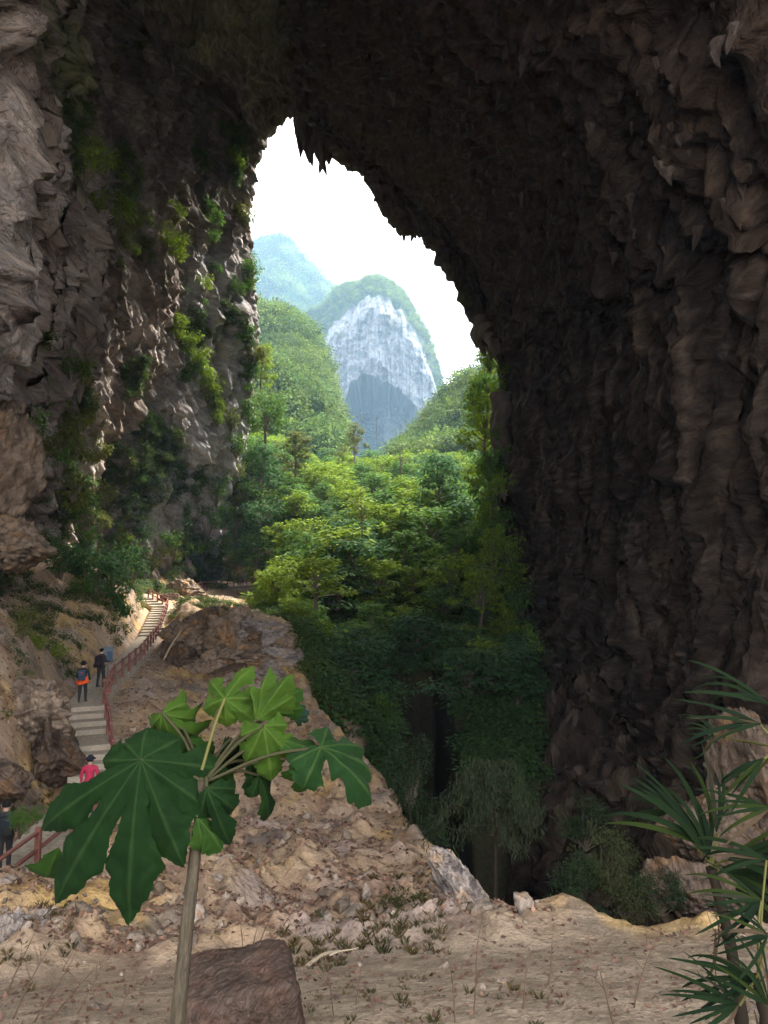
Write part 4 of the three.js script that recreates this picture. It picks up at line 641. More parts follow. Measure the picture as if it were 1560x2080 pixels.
const capBrim = (() => { const g = new THREE.CylinderGeometry(0.15, 0.165, 0.018, 24, 1); return g; })();
function hiker(pos, turn, size, o, label) {
  const t = thing('person', label, 'person', pos, turn); t.scale.setScalar(size / 1.72);
  const paint = (x, y, z) => y < 0.085 ? o.shoes : y < 0.96 && Math.abs(x) < 0.215 && !(Math.abs(x) > 0.2 && y > 0.75) ? o.trousers : y > 1.47 || (y < 0.93 && Math.abs(x) > 0.2) ? [0.42, 0.26, 0.19] : o.jacket;
  part('body', bodyGeo(bonesOf(o.stride, o.arm), paint), clothM, t);
  const hair = part('hair', hairG, mat(lin(0.012, 0.011, 0.011), 0.7), t); hair.position.set(0, 1.61, -0.025);
  if (o.hat) { const h = part('hat', mergeGeometries([capBrim.clone().translate(0, 0, -0.02), new THREE.SphereGeometry(0.115, 18, 10, 0, 6.2832, 0, 1.55).scale(1, 0.95, 1).toNonIndexed ? new THREE.SphereGeometry(0.118, 18, 10, 0, 6.2832, 0, 1.55) : null]), mat(lin(...o.hat), 0.85), t); h.position.set(0, 1.64, -0.03); }
  if (o.pack) { const b = part('backpack', new RoundedBoxGeometry(0.3, 0.44, 0.19, 4, 0.07), mat(lin(...o.pack), 0.75), t); b.position.set(0, 1.17, 0.19); const k = part('pocket', new RoundedBoxGeometry(0.22, 0.2, 0.07, 3, 0.03), mat(lin(...o.pocket), 0.75), b); k.position.set(0, -0.1, 0.1); if (o.patch) { const q = part('patch', new RoundedBoxGeometry(0.08, 0.06, 0.012, 1, 0.004), mat(lin(...o.patch), 0.6), b); q.position.set(0.03, 0.1, 0.098); } for (const s of [-1, 1]) { const st = part('strap', new THREE.TorusGeometry(0.13, 0.02, 6, 14, Math.PI), mat(lin(...o.pack), 0.8), b); st.position.set(s * 0.1, 0.06, -0.13); st.rotation.set(0, Math.PI / 2, 0); } }
  if (o.waist) { const pts = [[0.13, 0.1], [0.165, 0.06], [0.19, -0.02], [0.22, -0.1], [0.235, -0.15]].map(([a, b]) => new THREE.Vector2(a, b)), g = new THREE.LatheGeometry(pts, 40), p = g.attributes.position; for (let i = 0; i < p.count; i++) { const a = Math.atan2(p.getZ(i), p.getX(i)), y = p.getY(i), k = 1 + 0.13 * Math.sin(a * 7) * sstep(0.1, -0.15, y); p.setX(i, p.getX(i) * k * 1.12); p.setZ(i, p.getZ(i) * k * 0.95); p.setY(i, y + 0.04 * Math.sin(a * 2 + 1)); } g.computeVertexNormals(); const w = part('tied_jacket', g, mat(lin(...o.waist), 0.8), t); w.position.set(0, 0.96, 0.0); }
  if (o.pouch) { const w = part('waist_bag', new RoundedBoxGeometry(0.2, 0.16, 0.12, 3, 0.04), mat(lin(0.03, 0.03, 0.032), 0.7), t); w.position.set(-0.2, 0.95, 0.12); }
  return t;
}
const blk = [0.014, 0.014, 0.016];
const onPath = (px, py, d, y) => { const p = at(px, py, d); p.y = y; return p; };
hiker(onPath(167, 1424, 28.9 + 0.9, -5.15), 0.1, 1.62, { stride: 0.45, jacket: blk, trousers: [0.02, 0.02, 0.024], shoes: [0.14, 0.1, 0.08], pack: [0.045, 0.06, 0.09], pocket: [0.035, 0.04, 0.06], patch: [0.25, 0.03, 0.07], waist: [0.62, 0.085, 0.02], hat: [0.015, 0.015, 0.017], arm: [[[-0.25, 1.12, 0.02], [-0.2, 0.93, -0.12]], [[0.27, 1.14, 0.06], [0.27, 0.95, -0.06]]] }, 'hiker in black with a blue backpack and an orange jacket tied round the waist');
hiker(onPath(204, 1390, 33.4, -5.1), -0.35, 1.74, { stride: 0.3, jacket: [0.02, 0.014, 0.018], trousers: blk, shoes: blk, pack: [0.022, 0.016, 0.022], pocket: [0.03, 0.02, 0.03], pouch: true, arm: [null, [[0.26, 1.16, 0], [0.22, 1.12, -0.22]]].map((a, i) => a ?? [[-0.25, 1.12, 0.04], [-0.25, 0.9, 0]]) }, 'taller hiker all in black standing by the notice board');
hiker(onPath(180, 1640, 21.6, -6.85), 0.2, 1.6, { stride: 0.2, jacket: [0.38, 0.02, 0.06], trousers: [0.03, 0.03, 0.04], shoes: blk, hat: [0.02, 0.022, 0.03] }, 'hiker in a crimson jacket and dark cap half hidden by the big leaf');
hiker(onPath(8, 1760, 17.3, -6.85), 0.6, 1.66, { stride: 0.2, jacket: blk, trousers: blk, shoes: blk, pack: [0.02, 0.025, 0.03], pocket: [0.02, 0.02, 0.02] }, 'hiker in black cut off by the left edge of the picture');
hiker(onPath(493, 1190, 113.5, at(490, 1189, 113).y), 0.3, 1.7, { stride: 0.1, jacket: [0.16, 0.17, 0.19], trousers: [0.06, 0.06, 0.065], shoes: blk }, 'tiny far hiker in grey behind the far railing');
hiker(onPath(484, 1190, 112, at(484, 1189, 112).y), 0.9, 1.62, { stride: 0.1, jacket: [0.05, 0.04, 0.045], trousers: [0.04, 0.04, 0.04], shoes: blk }, 'tiny far hiker in dark clothes left of the grey one');
console.log('people');
// ---------------------------------------------------------------- the big-leaved sapling in front
const leafPaint = (base, vein) => ({ base, vein });
function lobedLeaf(lobes, o) {                                   // lobes: [angle from the tip axis, length, half width]; local: tip +y, face +z; each lobe bends on its own
  const pos = [], col = [], ix = [], seed = o.seed ?? 1, NA = 44, NX = 7, ang = lobes.map(l => l[0]).sort((a, b) => a - b);
  lobes.forEach(([a, L, w], li) => {
    const base = pos.length / 3, k = ang.indexOf(a), left = k > 0 ? a - ang[k - 1] : 1.2, right = k < ang.length - 1 ? ang[k + 1] - a : 1.2, rn = n => { const v = noise(seed * 3.1 + li * 7.7 + n, 2.2, li); return v; };
    const web = o.web ?? 0.36, bend = 0.5 * rn(1), droop = (o.curl ?? 1) * (0.85 + 0.9 * rn(2)), twist = 0.9 * rn(3);
    const half = (t, s) => { const gap = Math.tan(Math.min(0.62, (s < 0 ? left : right) * 0.52)) * t * L, sub = 0.42 * sstep(0.42, 0.6, t) * (1 - sstep(0.62, 0.68, t)) + 0.26 * sstep(0.68, 0.8, t) * (1 - sstep(0.81, 0.85, t)), ph = s < 0 ? 0.035 : 0; const tt = clamp(t + ph);
      const fin = w * (0.62 + 0.5 * sstep(web, 0.7, tt) + sub * 0.9) * Math.pow(Math.min(1, (1 - tt) / 0.3 + 0.001), 0.75) * (1 + 0.2 * noise(t * 4, seed + s * 3, li)) + 0.11 * w * ((tt * 15) % 1); return t < web ? Math.max(gap, Math.min(fin, gap * 1.3)) : lerp(gap, fin, sstep(web, web + 0.1, t)); };
    let x = 0, y = 0, z = 0, al = 0, dr = 0.06; const st = L / NA;
    for (let i = 0; i <= NA; i++) {
      const t = i / NA, th = a + bend * t * t * 0.5, dx = Math.sin(th), dy = Math.cos(th);
      for (let j = -NX; j <= NX; j++) {
        const s = j / NX, hw = t >= 1 ? 0.0004 : half(t, s), c = s * hw, tw = twist * t * t, fo = -(o.fold ?? 0.35) * Math.abs(c) * sstep(0.05, 0.4, t);
        const wob = 0.05 * Math.abs(s) * hw / w * w * 6 * noise(t * 6 + seed, s * 2, li) + 0.018 * noise((x + c) * 26 + seed, y * 26, li) * t, px = x + dy * c * Math.cos(tw), py = y - dx * c * Math.cos(tw);
        pos.push(px, py, z + fo + wob + c * Math.sin(tw) + 0.0006 * li); const q = (t * L - Math.abs(c) * 0.85) / (L * 0.1), sv = Math.abs(q - Math.round(q)) * L * 0.1, vw = 0.0021 * (1.1 - 0.8 * t);
        const m = clamp((1 - sstep(vw * 0.5, vw * 1.6, Math.abs(c))) * 0.75 + (1 - sstep(0.0005, 0.0022, sv)) * 0.2 * (t > 0.1 ? 1 : 0)), n = 0.84 + 0.35 * noise(px * 16 + seed, py * 16, 7) + 0.14 * noise(px * 80, py * 80, seed), ye = sstep(0.25, 0.6, noise(px * 7 + seed * 2, py * 7, 11) + 0.15) * 0.5;
        for (let e = 0; e < 3; e++) col.push(lerp(lerp(o.tone[e] * n, o.tone[e] * [1.9, 1.35, 0.9][e], ye), o.vein[e], m * 0.75));
        if (i < NA && j < NX) { const b = base + i * (2 * NX + 1) + j + NX; ix.push(b, b + 1, b + 2 * NX + 1, b + 1, b + 2 * NX + 2, b + 2 * NX + 1); }
      }
      dr += droop * 1.9 / NA * (0.35 + t); const cd = Math.cos(Math.min(dr, 1.9)); x += dx * st * cd; y += dy * st * cd; z -= st * Math.sin(Math.min(dr, 1.9));
    }
  });
  const g = new THREE.BufferGeometry(); g.setAttribute('position', new THREE.Float32BufferAttribute(pos, 3)); g.setAttribute('color', new THREE.Float32BufferAttribute(col, 3)); g.setIndex(ix); g.computeVertexNormals(); return g;
}
const bigLeafM = new THREE.MeshPhysicalMaterial({ color: 0xffffff, vertexColors: true, roughness: 0.92, transmission: 0.28, thickness: 0, specularIntensity: 0.12, clearcoat: 0.02, clearcoatRoughness: 0.3, side: THREE.DoubleSide });
const stemM = mat(lin(0.085, 0.068, 0.047), 0.85, { map: rockTone, bumpMap: rockBump, bumpScale: 0.006 }), petioleM = mat(lin(0.085, 0.08, 0.025), 0.6), petioleD = mat(lin(0.035, 0.032, 0.015), 0.7);
const DARK = { tone: [0.0055, 0.021, 0.004], vein: [0.022, 0.045, 0.012] }, LIME = { tone: [0.036, 0.074, 0.008], vein: [0.07, 0.11, 0.02] }, MID = { tone: [0.017, 0.047, 0.006], vein: [0.045, 0.075, 0.018] };
{
  const D = 2.25, foot = at(340, 2230, D), root = foot.clone();
  const sap = thing('broadleaf_sapling', 'young sapling with huge lobed leaves standing in the foreground', 'sapling', root), rel = p => p.clone().sub(root);
  const tp = [at(340, 2230, D), at(360, 2080, D), at(378, 1900, D), at(396, 1740, D), at(408, 1640, D), at(412, 1585, D)].map(rel);
  const curve = new THREE.CatmullRomCurve3(tp), tg = new THREE.TubeGeometry(curve, 60, 0.0225, 14), tpz = tg.attributes.position, ctr = curve.getSpacedPoints(60);
  for (let i = 0; i < tpz.count; i++) { const j = Math.floor(i / 15), t = j / 60, ring = 1 + 0.10 * Math.max(0, Math.sin(t * 70)) ** 8 + 0.06 * noise(i * 0.3, t * 9, 1), k = lerp(1.1, 0.66, t) * ring; tpz.setXYZ(i, lerp(ctr[j].x, tpz.getX(i), k), lerp(ctr[j].y, tpz.getY(i), k), lerp(ctr[j].z, tpz.getZ(i), k)); }
  tg.computeVertexNormals(); part('trunk', tg, stemM, sap);
  let n = 0; const hub = rel(at(414, 1590, D));
  // centre (image point, distance), direction of the tip and of the face, lobes
  const leaf = (px, py, d, tip, face, lobes, o, from = hub, thin) => {
    const c = rel(at(px, py, d)), y = V(...tip).normalize(), z = V(...face); z.addScaledVector(y, -z.dot(y)).normalize(); const x = V().crossVectors(y, z);
    const m = part(n ? `leaf_${String(n).padStart(3, '0')}` : 'leaf', lobedLeaf(n ? lobes.map(([a, L, w]) => [a, L * 1.12, w * 1.1]) : lobes.map(([a, L, w]) => [a, L * 0.95, w]), { seed: n * 1.7 + 1, ...o, curl: (o.curl ?? 1) * (n ? 1.6 : 1.25), fold: (o.fold ?? 0.35) * 1.3, web: n ? 0.28 : 0.27 }), bigLeafM, sap); n++;
    m.position.copy(c); m.quaternion.setFromRotationMatrix(new THREE.Matrix4().makeBasis(x, y, z)); if (o.label) m.userData.label = o.label;
    if (from) { const a = from, b = c, mid = a.clone().lerp(b, 0.55).add(V(0, 0.02, -0.01)); const pg = new THREE.TubeGeometry(new THREE.CatmullRomCurve3([a, mid, b]), 14, 0.005, 7); const p = part(n > 1 ? `petiole_${String(n - 1).padStart(3, '0')}` : 'petiole', pg, thin ? petioleM : petioleD, sap); }
  };
  const seven = (s, k = 1) => [[0, s, s * 0.19 * k], [0.62, s * 0.92, s * 0.15 * k], [-0.62, s * 0.92, s * 0.15 * k], [1.25, s * 0.75, s * 0.13 * k], [-1.25, s * 0.75, s * 0.13 * k], [2.0, s * 0.5, s * 0.11 * k], [-2.0, s * 0.5, s * 0.11 * k]];
  // the huge dark leaf hanging toward the viewer
  leaf(287, 1543, D - 0.02, [-0.06, -0.93, 0.36], [0.0, 0.42, 0.9], [[-0.03, 0.5, 0.058], [0.5, 0.54, 0.054], [0.98, 0.44, 0.046], [-0.52, 0.36, 0.048], [-1.05, 0.31, 0.042], [-1.55, 0.28, 0.038], [1.5, 0.15, 0.04], [-2.2, 0.14, 0.04], [2.2, 0.11, 0.036], [3.0, 0.12, 0.045]], { ...DARK, curl: 0.42, fold: 0.3, web: 0.27, label: 'huge dark green lobed leaf hanging toward the viewer' });
  leaf(330, 1448, D + 0.1, [0.25, -0.85, 0.1], [-0.2, 0.45, 0.85], [[0, 0.2, 0.034], [0.5, 0.19, 0.034], [-0.55, 0.2, 0.034], [-1.0, 0.17, 0.03], [1.05, 0.14, 0.03], [-1.7, 0.1, 0.03]], { ...LIME, curl: 1.04, fold: 0.8, base: 0.05 }, hub);
  leaf(352, 1450, D + 0.16, [0.75, -0.3, 0.1], [0.0, 0.8, 0.5], seven(0.11, 1.2), { ...DARK, curl: 1.21, base: 0.03 }, hub);
  leaf(395, 1548, D + 0.05, [0.9, -0.25, 0.2], [0.1, 0.85, 0.5], [[0, 0.16, 0.035], [0.5, 0.14, 0.03], [-0.5, 0.13, 0.03]], { ...MID, curl: 0.66 }, hub);
  leaf(457, 1419, D + 0.12, [0.45, 0.75, -0.2], [-0.15, 0.35, 0.9], [[0, 0.13, 0.024], [1.0, 0.095, 0.026], [1.65, 0.11, 0.02], [-1.35, 0.1, 0.022], [2.6, 0.085, 0.026], [-2.4, 0.09, 0.024]], { ...LIME, curl: 0.44, fold: 0.5, base: 0.035 }, rel(at(410, 1565, D)), true);
  leaf(523, 1462, D + 0.08, [0.0, 1, 0.05], [-0.5, 0.1, 0.8], [[0, 0.15, 0.02], [0.55, 0.16, 0.024], [0.95, 0.13, 0.022], [-0.5, 0.1, 0.018]], { ...LIME, curl: 0.28, fold: 0.9, base: 0.03 }, hub);
  leaf(535, 1474, D + 0.02, [0.22, -0.95, 0.2], [0.1, 0.4, 0.9], [[0, 0.165, 0.032], [0.62, 0.115, 0.028], [-0.55, 0.12, 0.03], [-1.4, 0.07, 0.025], [1.4, 0.07, 0.025]], { ...LIME, curl: 0.33, fold: 0.5, base: 0.05 }, hub);
  leaf(560, 1500, D + 0.05, [0.97, -0.12, 0.1], [0, 0.75, 0.65], [[0, 0.155, 0.034], [0.35, 0.1, 0.02]], { ...MID, curl: 0.39, fold: 0.5, base: 0.015 }, hub);
  leaf(652, 1518, D + 0.02, [0.86, -0.46, 0.1], [0.15, 0.75, 0.6], [[0, 0.23, 0.034], [-0.42, 0.215, 0.036], [-0.85, 0.18, 0.03], [-1.75, 0.1, 0.034], [1.45, 0.12, 0.035], [2.2, 0.1, 0.028]], { ...MID, tone: [0.010, 0.034, 0.008], curl: 0.50, fold: 0.6, base: 0.025, label: 'outermost leaf at the right end of the sapling' }, hub);
  leaf(420, 1600, D - 0.03, [0.42, -0.88, 0.2], [0, 0.5, 0.85], [[0, 0.19, 0.026], [-0.5, 0.14, 0.024], [0.62, 0.12, 0.024], [-1.1, 0.12, 0.02]], { ...DARK, curl: 0.72, fold: 0.4, base: 0.02 }, hub);
  leaf(400, 1660, D - 0.02, [0.72, -0.6, 0.1], [0, 0.8, 0.6], [[0, 0.12, 0.03], [0.5, 0.09, 0.024]], { ...MID, curl: 0.50, base: 0.02 }, rel(at(408, 1640, D)));
  leaf(525, 1574, D + 0.08, [0.5, -0.82, 0.1], [0.2, 0.7, 0.5], [[0, 0.16, 0.022], [0.7, 0.07, 0.018], [-0.95, 0.09, 0.02]], { ...DARK, curl: 0.66, base: 0.02 }, hub);
  leaf(492, 1500, D + 0.12, [0.15, -1, -0.1], [0.5, 0.4, 0.6], [[0, 0.13, 0.026], [0.7, 0.09, 0.022], [-0.7, 0.09, 0.022]], { ...DARK, tone: [0.004, 0.013, 0.004], curl: 0.77, base: 0.025 }, hub);
  leaf(470, 1500, D + 0.15, [-0.6, -0.7, 0], [-0.3, 0.6, 0.6], [[0, 0.12, 0.025], [0.6, 0.08, 0.02]], { ...DARK, curl: 0.77, base: 0.02 }, hub);
  leaf(440, 1530, D + 0.12, [-0.2, -0.95, 0.1], [-0.2, 0.5, 0.8], [[0, 0.13, 0.024], [0.6, 0.11, 0.02], [-0.6, 0.11, 0.02]], { ...DARK, curl: 0.77, base: 0.03 }, hub);
  leaf(505, 1545, D + 0.1, [0.75, -0.6, 0.1], [0.1, 0.7, 0.6], [[0, 0.12, 0.022], [0.55, 0.1, 0.02], [-0.55, 0.1, 0.02]], { ...DARK, curl: 0.61, base: 0.02 }, hub);
  leaf(548, 1450, D + 0.14, [0.65, 0.7, 0], [-0.2, 0.3, 0.9], [[0, 0.12, 0.024], [0.6, 0.1, 0.02], [-0.6, 0.1, 0.02]], { ...MID, curl: 0.44, fold: 0.6, base: 0.02 }, hub);
  leaf(610, 1540, D + 0.06, [0.2, -0.95, 0.1], [0.2, 0.5, 0.8], [[0, 0.13, 0.022], [0.6, 0.1, 0.02], [-0.7, 0.09, 0.02]], { ...MID, curl: 0.72, base: 0.02 }, hub);
  leaf(375, 1500, D + 0.12, [0.5, -0.8, 0.1], [0, 0.6, 0.8], [[0, 0.15, 0.028], [0.55, 0.12, 0.024], [-0.55, 0.13, 0.024]], { ...MID, curl: 0.77, fold: 0.6, base: 0.03 }, hub);
  leaf(600, 1462, D + 0.3, [0.3, 0.8, 0], [0, 0.5, 0.8], seven(0.06), { ...DARK, tone: [0.012, 0.03, 0.02], curl: 0.55, base: 0.02 }, hub);
  leaf(120, 1720, D + 0.05, [-0.25, -0.8, 0.2], [0.4, 0.3, 0.8], [[0, 0.14, 0.045]], { ...MID, curl: 0.50, base: 0.02 }, null);
}
// ---------------------------------------------------------------- fan palm at the right edge
function blade(L, W, droop, seed) {                              // a pleated strap leaf: root at the origin, running along +y, face +z
  const n = 12, pos = [], ix = []; let y = 0, z = 0, a = 0;
  for (let i = 0; i <= n; i++) { const t = i / n, w = W * (0.25 + 1.1 * sstep(0, 0.3, t)) * Math.pow(1 - t, 0.55) * 0.75 + 0.0006; for (const [s, h] of [[-1, 0], [-0.5, -0.28], [0, 0.05], [0.5, -0.28], [1, 0]]) pos.push(s * w, y, z + h * w + 0.004 * Math.sin(t * 9 + seed + s)); a += droop / n * (0.4 + 1.4 * t); y += L / n * Math.cos(a); z -= L / n * Math.sin(a); }
  for (let i = 0; i < n; i++) for (let k = 0; k < 4; k++) { const q = i * 5 + k; ix.push(q, q + 1, q + 5, q + 1, q + 6, q + 5); }
  const g = new THREE.BufferGeometry(); g.setAttribute('position', new THREE.Float32BufferAttribute(pos, 3)); g.setIndex(ix); g.computeVertexNormals(); return g;
}
const palmMs = [lin(0.008, 0.017, 0.006), lin(0.006, 0.013, 0.006), lin(0.018, 0.028, 0.006), lin(0.022, 0.023, 0.014)].map(c => new THREE.MeshPhysicalMaterial({ color: c, roughness: 0.9, transmission: 0.22, thickness: 0, specularIntensity: 0.1, side: THREE.DoubleSide }));
const palmStem = mat(lin(0.022, 0.017, 0.012), 0.95, { bumpMap: rockBump, bumpScale: 0.01 });
const palmDry = mat(lin(0.045, 0.03, 0.018), 0.9);
{
  const blades = [0, 1, 2, 3, 4, 5].map(i => blade(1, 0.032, [0.7, 1.2, 1.7, 0.45, 2.1, 1.0][i], i)); const r = rng(88);
  const palm = (label, foot, top, fans, dry = 0) => {
    const base = at(...foot), t = thing('fan_palm', label, 'palm', base); const rel = p => p.sub(base); let k = 0, f = 0;
    part('trunk', limb(V(0, -0.3, 0), rel(at(...top)), 0.032, 0.022, 0.03, 3, 16, 9), palmStem, t);
    for (const [px, py, d, dirx, diry, dirz, spread, n, L] of fans) {
      const c = rel(at(px, py, d)), ax = V(dirx, diry, dirz).normalize(); const m = limb(rel(at(...top)), c, 0.006, 0.005, 0.01, f, 6, 5); part(f ? `leaf_stalk_${String(f).padStart(3, '0')}` : 'leaf_stalk', m, petioleM, t); f++;
      const z = V(0.1, 0.7, 0.7); z.addScaledVector(ax, -z.dot(ax)).normalize(); const x = V().crossVectors(ax, z);
      for (let i = 0; i < n; i++) { const a = (n === 1 ? 0 : (i / (n - 1) - 0.5)) * spread + (r() - 0.5) * 0.12, dir = ax.clone().multiplyScalar(Math.cos(a)).addScaledVector(x, Math.sin(a)).addScaledVector(z, (r() - 0.4) * 0.25).normalize(), zz = z.clone().addScaledVector(dir, -z.dot(dir)).normalize(), xx = V().crossVectors(dir, zz); const b = part(k ? `leaf_${String(k).padStart(3, '0')}` : 'leaf', blades[Math.floor(r() * 6)], r() < 0.08 ? palmDry : palmMs[Math.floor(r() * r() * 4)], t); k++; b.position.copy(c); b.quaternion.setFromRotationMatrix(new THREE.Matrix4().makeBasis(xx, dir, zz)); const q = L * (0.8 + 0.35 * r()); b.scale.set(q * 1.15, q, q); }
    }
    for (let i = 0; i < dry; i++) { const p = rel(at(top[0] + (r() - 0.5) * 30, top[1] + 60 + 240 * r(), top[2])), b = part(k ? `leaf_${String(k).padStart(3, '0')}` : 'leaf', blades[4], palmDry, t); k++; b.position.copy(p); b.rotation.set(2.7, r() * 6.28, 0.4 * (r() - 0.5)); b.scale.setScalar(0.24 + 0.12 * r()); }
  };
  palm('slim fan palm with a thin dark stem on the sand ledge at right', [1520, 2060, 3.4], [1448, 1760, 3.4], [[1440, 1745, 3.4, -0.2, 1, 0.15, 0.9, 6, 0.5], [1436, 1720, 3.42, -0.75, 0.7, 0.1, 0.7, 5, 0.46], [1455, 1690, 3.4, 0.1, 1, 0, 0.5, 4, 0.36], [1480, 1745, 3.3, 0.95, 0.2, 0.25, 0.9, 7, 0.42], [1470, 1770, 3.35, 0.9, -0.25, 0.3, 1.0, 7, 0.4], [1360, 1650, 3.5, -0.9, 0.2, 0.1, 0.8, 4, 0.24]], 7);
  palm('fan palm with pale grey-green fans at the right edge, upper one', [1620, 2040, 3.2], [1580, 1520, 3.2], [[1545, 1470, 3.2, -0.95, 0.2, 0.2, 0.7, 7, 0.34], [1450, 1490, 3.6, -0.5, 0.5, 0.2, 2.8, 9, 0.2], [1560, 1430, 3.3, -0.8, 0.55, 0.1, 0.5, 5, 0.36], [1550, 1540, 3.1, -0.8, -0.5, 0.2, 0.6, 5, 0.26], [1480, 1640, 3.7, -0.2, 0.4, 0.3, 3.0, 8, 0.15], [1565, 1640, 3.1, -0.9, 0.05, 0.2, 0.8, 6, 0.3]]);
  palm('dense fan palm in the bottom right corner', [1560, 2120, 2.9], [1540, 1980, 2.9], [[1560, 1900, 2.9, -0.5, 0.3, 0.2, 1.6, 8, 0.3], [1545, 1830, 3.0, -0.75, 0.2, 0.3, 1.4, 8, 0.3], [1530, 1990, 2.9, -0.95, 0.2, 0.1, 1.2, 8, 0.3], [1500, 2040, 2.85, -0.8, 0.25, 0.2, 1.5, 9, 0.28], [1560, 2040, 2.8, -0.3, 0.9, 0.2, 1.4, 8, 0.26], [1555, 1745, 3.1, -0.95, 0.3, 0.2, 0.8, 7, 0.3]], 4);
}
// ---------------------------------------------------------------- slender drooping tree by the pit
{
  const base = at(1012, 1945, 13.2), t = thing('slender_tree', 'slender dark tree with a drooping feathery crown beside the pit', 'tree', base), top = at(1000, 1560, 14.2).sub(base), r = rng(51), P = [], C = [], w = [];
  part('trunk', limb(V(0, -1.2, 0), top, 0.05, 0.018, 0.06, 2, 14, 8), mat(lin(0.025, 0.018, 0.013), 0.95), t);
  for (let i = 0; i < 70; i++) { const f = r(), y = top.y * (0.6 + 0.42 * f), a = r() * 6.2832, L = (0.25 + 0.6 * r()) * (1.15 - 0.75 * f * f), s = top.clone().multiplyScalar(y / top.y), e = s.clone().add(V(Math.cos(a) * L, (0.35 - 0.3 * r()) * L, Math.sin(a) * L)), tip = e.clone().add(V(Math.cos(a) * L * 0.35, -0.35 * L - 0.1 * r(), Math.sin(a) * L * 0.35)); w.push(limb(s, e, 0.009, 0.004, 0.04, i, 4, 4), limb(e, tip, 0.004, 0.0015, 0.03, i, 4, 4));
    for (let k = 0; k < 95; k++) { const u = r(), q = u < 0.4 ? s.clone().lerp(e, 0.3 + 0.7 * u / 0.4) : e.clone().lerp(tip, (u - 0.4) / 0.6); q.add(V((r() - 0.5) * 0.24, (r() - 0.4) * 0.2, (r() - 0.5) * 0.24)); const dir = V((r() - 0.5) * 1.6, -0.7, (r() - 0.5) * 1.6).normalize(), nn = V(r() - 0.5, 0.5, r() - 0.5); nn.addScaledVector(dir, -nn.dot(dir)).normalize(); const tt = 0.6 + 0.8 * r(); pushLeaf(P, C, q, dir, nn, 0.09 + 0.06 * r(), 0.022, [tt, tt, tt]); } }
  part('branches', mergeGeometries(w), mat(lin(0.05, 0.038, 0.028), 0.95), t); part('crown', toGeo(P, C), leafM(lin(0.03, 0.042, 0.02)), t);
}
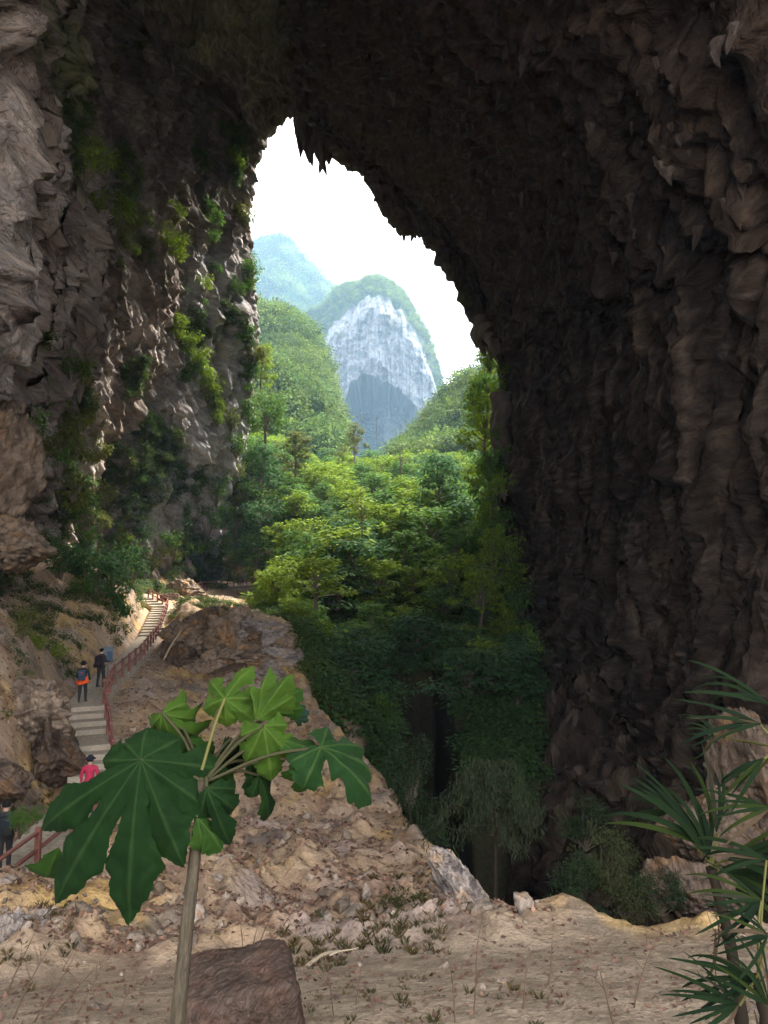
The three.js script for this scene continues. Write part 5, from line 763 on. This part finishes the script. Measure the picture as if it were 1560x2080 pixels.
// ---------------------------------------------------------------- dry twigs, fallen branch, litter, stones
{
  const r = rng(19), twigM = mat(lin(0.12, 0.075, 0.055), 0.95), paleM = mat(lin(0.38, 0.3, 0.21), 0.9); let k = 0;
  const twig = (px, py, h, lean, label, m = twigM) => { const p = onGround(px, py, 2.5, 40); if (!p) return; const d = -p.z, H = h / F * d, t = thing('dry_stem', label, 'twig', p, r() * 0.6, 'dry stems'); if (label.startsWith('fallen')) delete t.userData.group; const top = V(lean * H, H, 0.1 * H); part('stem', limb(V(0, -0.05, 0), top, H * 0.007 + 0.002, 0.0012, H * 0.06, k++, 10, 5), m, t); for (let i = 0; i < 5; i++) { const u = 0.3 + 0.65 * r(), a = top.clone().multiplyScalar(u), b = a.clone().add(V((r() - 0.5) * 0.5 * H, 0.28 * H * r() + 0.05 * H, (r() - 0.5) * 0.3 * H)); part(i ? `twig_${String(i).padStart(3, '0')}` : 'twig', limb(a, b, H * 0.003 + 0.001, 0.0008, H * 0.02, i, 5, 4), m, t); } };
  for (const [px, py, h, lean] of [[925, 2075, 150, -0.1], [960, 2060, 200, 0.1], [1285, 2050, 170, 0.25], [1250, 2080, 190, -0.35], [1110, 2000, 110, 0.15], [1060, 2050, 120, 0.1], [680, 2060, 120, -0.2], [720, 2040, 100, 0.2]]) twig(px, py, h, lean, 'thin leafless stem growing from the sand ledge');
  for (const [px, py, h, lean] of [[20, 2070, 190, 0.5], [60, 2080, 170, 0.6], [90, 2075, 150, 0.9], [150, 2060, 120, 0.6], [10, 2020, 160, 0.4], [230, 2070, 110, 0.5]]) twig(px, py, h, lean, 'dark dry stem leaning right at the bottom left corner');
  for (const [px, py, h, lean] of [[505, 1945, 130, 0.3], [515, 1945, 170, 0.35], [525, 1945, 150, 0.7], [495, 1945, 110, -0.1]]) twig(px, py, h, lean, 'reddish dry stem fanning out of the hollow right of the trunk');
  { const a = at(600, 1985, 7.6), b = at(690, 1940, 8.4), t = thing('fallen_branch', 'pale fallen branch lying above the sand ledge', 'branch', a); part('stem', limb(V(0, 0.03, 0), b.clone().sub(a).add(V(0, 0.06, 0)), 0.028, 0.016, 0.05, 3, 8, 7), paleM, t); part('twig', limb(b.clone().sub(a).multiplyScalar(0.75).add(V(0, 0.05, 0)), b.clone().sub(a).add(V(0.2, 0.12, 0.05)), 0.014, 0.006, 0.03, 4, 5, 6), paleM, t); }
  { const a = at(345, 1335, 44.5), b = at(378, 1278, 45.5), t = thing('dead_branch', 'thin pale dead branch leaning on the left of the outcrop', 'branch', a); part('stem', limb(V(0, 0, 1.2), b.clone().sub(a).add(V(0, 0, 1.4)), 0.06, 0.035, 0.25, 2, 8, 6), paleM, t); }
  // leaf litter, stones, grass tufts
  const pieceP = [], pieceC = []; pushLeaf(pieceP, pieceC, V(-0.5, 0, 0), V(1, 0.1, 0).normalize(), V(0, 1, 0), 1, 0.55, [1, 1, 1]); const piece = toGeo(pieceP, pieceC);
  const lit = [], st = [], gr = [];
  for (let i = 0; i < 60000; i++) { const d = 4.5 * Math.pow(11, Math.pow(r(), 0.8)), px = -20 + 1600 * r(), x = (px - 780) / F * d; if (d > 9 && x > poly(rim, d) - 0.1) continue; if (x < 0 && d > 12 && nearWalk(x, d)[0] < 0.9) continue; const patch = fbm(x * 0.9, 3, d * 0.9, 3); if (d < 9.2 && r() < 0.88) continue; if (patch < -0.12) continue; const y = groundHeight(x, d), t = r() * (d < 9.2 ? 0.6 : 1); lit.push([x, y + 0.015, -d, (0.05 + 0.08 * r()) * clamp(d / 11, 0.35, 1.4), lin(lerp(0.09, 0.34, t * t), lerp(0.05, 0.2, t * t), lerp(0.04, 0.13, t * t)), 1, (r() - 0.5) * 1.3, (r() - 0.5) * 1.3]); }
  stuff('leaf_litter', piece, lit, mat(0xffffff, 0.95), 'brown dead leaves scattered over the slope and the ledge');
  const stone = rockGeo(5, 1, 0.7, 0.9, 3, 0.3);
  for (let i = 0; i < 5200; i++) { const d = 4.5 * Math.pow(11, Math.pow(r(), 0.7)), px = -20 + 1600 * r(), x = (px - 780) / F * d; if (d > 9 && x > poly(rim, d) - 0.1) continue; if (x < 0 && d > 12 && nearWalk(x, d)[0] < 1) continue; if (d < 9.2 && r() < 0.9) continue; const k = r() ** 6, y = groundHeight(x, d), t = r(); st.push([x, y, -d, (0.02 + 0.16 * k) * (d < 9 ? 0.5 : 1), lin(lerp(0.16, 0.46, t), lerp(0.12, 0.37, t), lerp(0.09, 0.3, t)), 1, r() * 6, r() * 6]); }
  stuff('loose_stones', stone, st, mat(0xffffff, 0.95, { vertexColors: true, map: rockTone }), 'loose stones and clods strewn over the slope');
  const gp = [], gc = []; for (let i = 0; i < 22; i++) { const a = r() * 6.28, l = 0.5 + 0.6 * r(), o = V(Math.cos(a) * 0.08, 0, Math.sin(a) * 0.08), dir = V(Math.cos(a) * 0.5, 1, Math.sin(a) * 0.5).normalize(), nn = V(-Math.cos(a), 0.5, -Math.sin(a)); nn.addScaledVector(dir, -nn.dot(dir)).normalize(); pushLeaf(gp, gc, o, dir, nn, l, 0.035, [0.8 + 0.4 * r(), 0.8 + 0.4 * r(), 0.8]); }
  const zonesG = [[640, 1935, 70, 40, 60, 0.12], [820, 1860, 90, 80, 150, 0.12], [700, 2030, 160, 50, 60, 0.06], [60, 1930, 90, 90, 40, 0.14], [60, 1640, 60, 60, 50, 0.22], [950, 2050, 200, 40, 30, 0.08]];
  for (const [cx, cy, w, h, n, s] of zonesG) for (let i = 0; i < n; i++) { const p = onGround(cx + (r() - 0.5) * 2 * w, cy + (r() - 0.5) * 2 * h, 3, 30); if (!p) continue; const t = r(); gr.push([p.x, p.y - 0.02, p.z, s * (0.5 + 0.8 * r()), lin(lerp(0.05, 0.17, t), lerp(0.055, 0.115, t), lerp(0.025, 0.05, t))]); }
  stuff('dry_grass', toGeo(gp, gc), gr, mossy, 'thin dry grass and weeds in the foreground hollows');
}
console.log('foreground');
renderer.render(scene, camera);
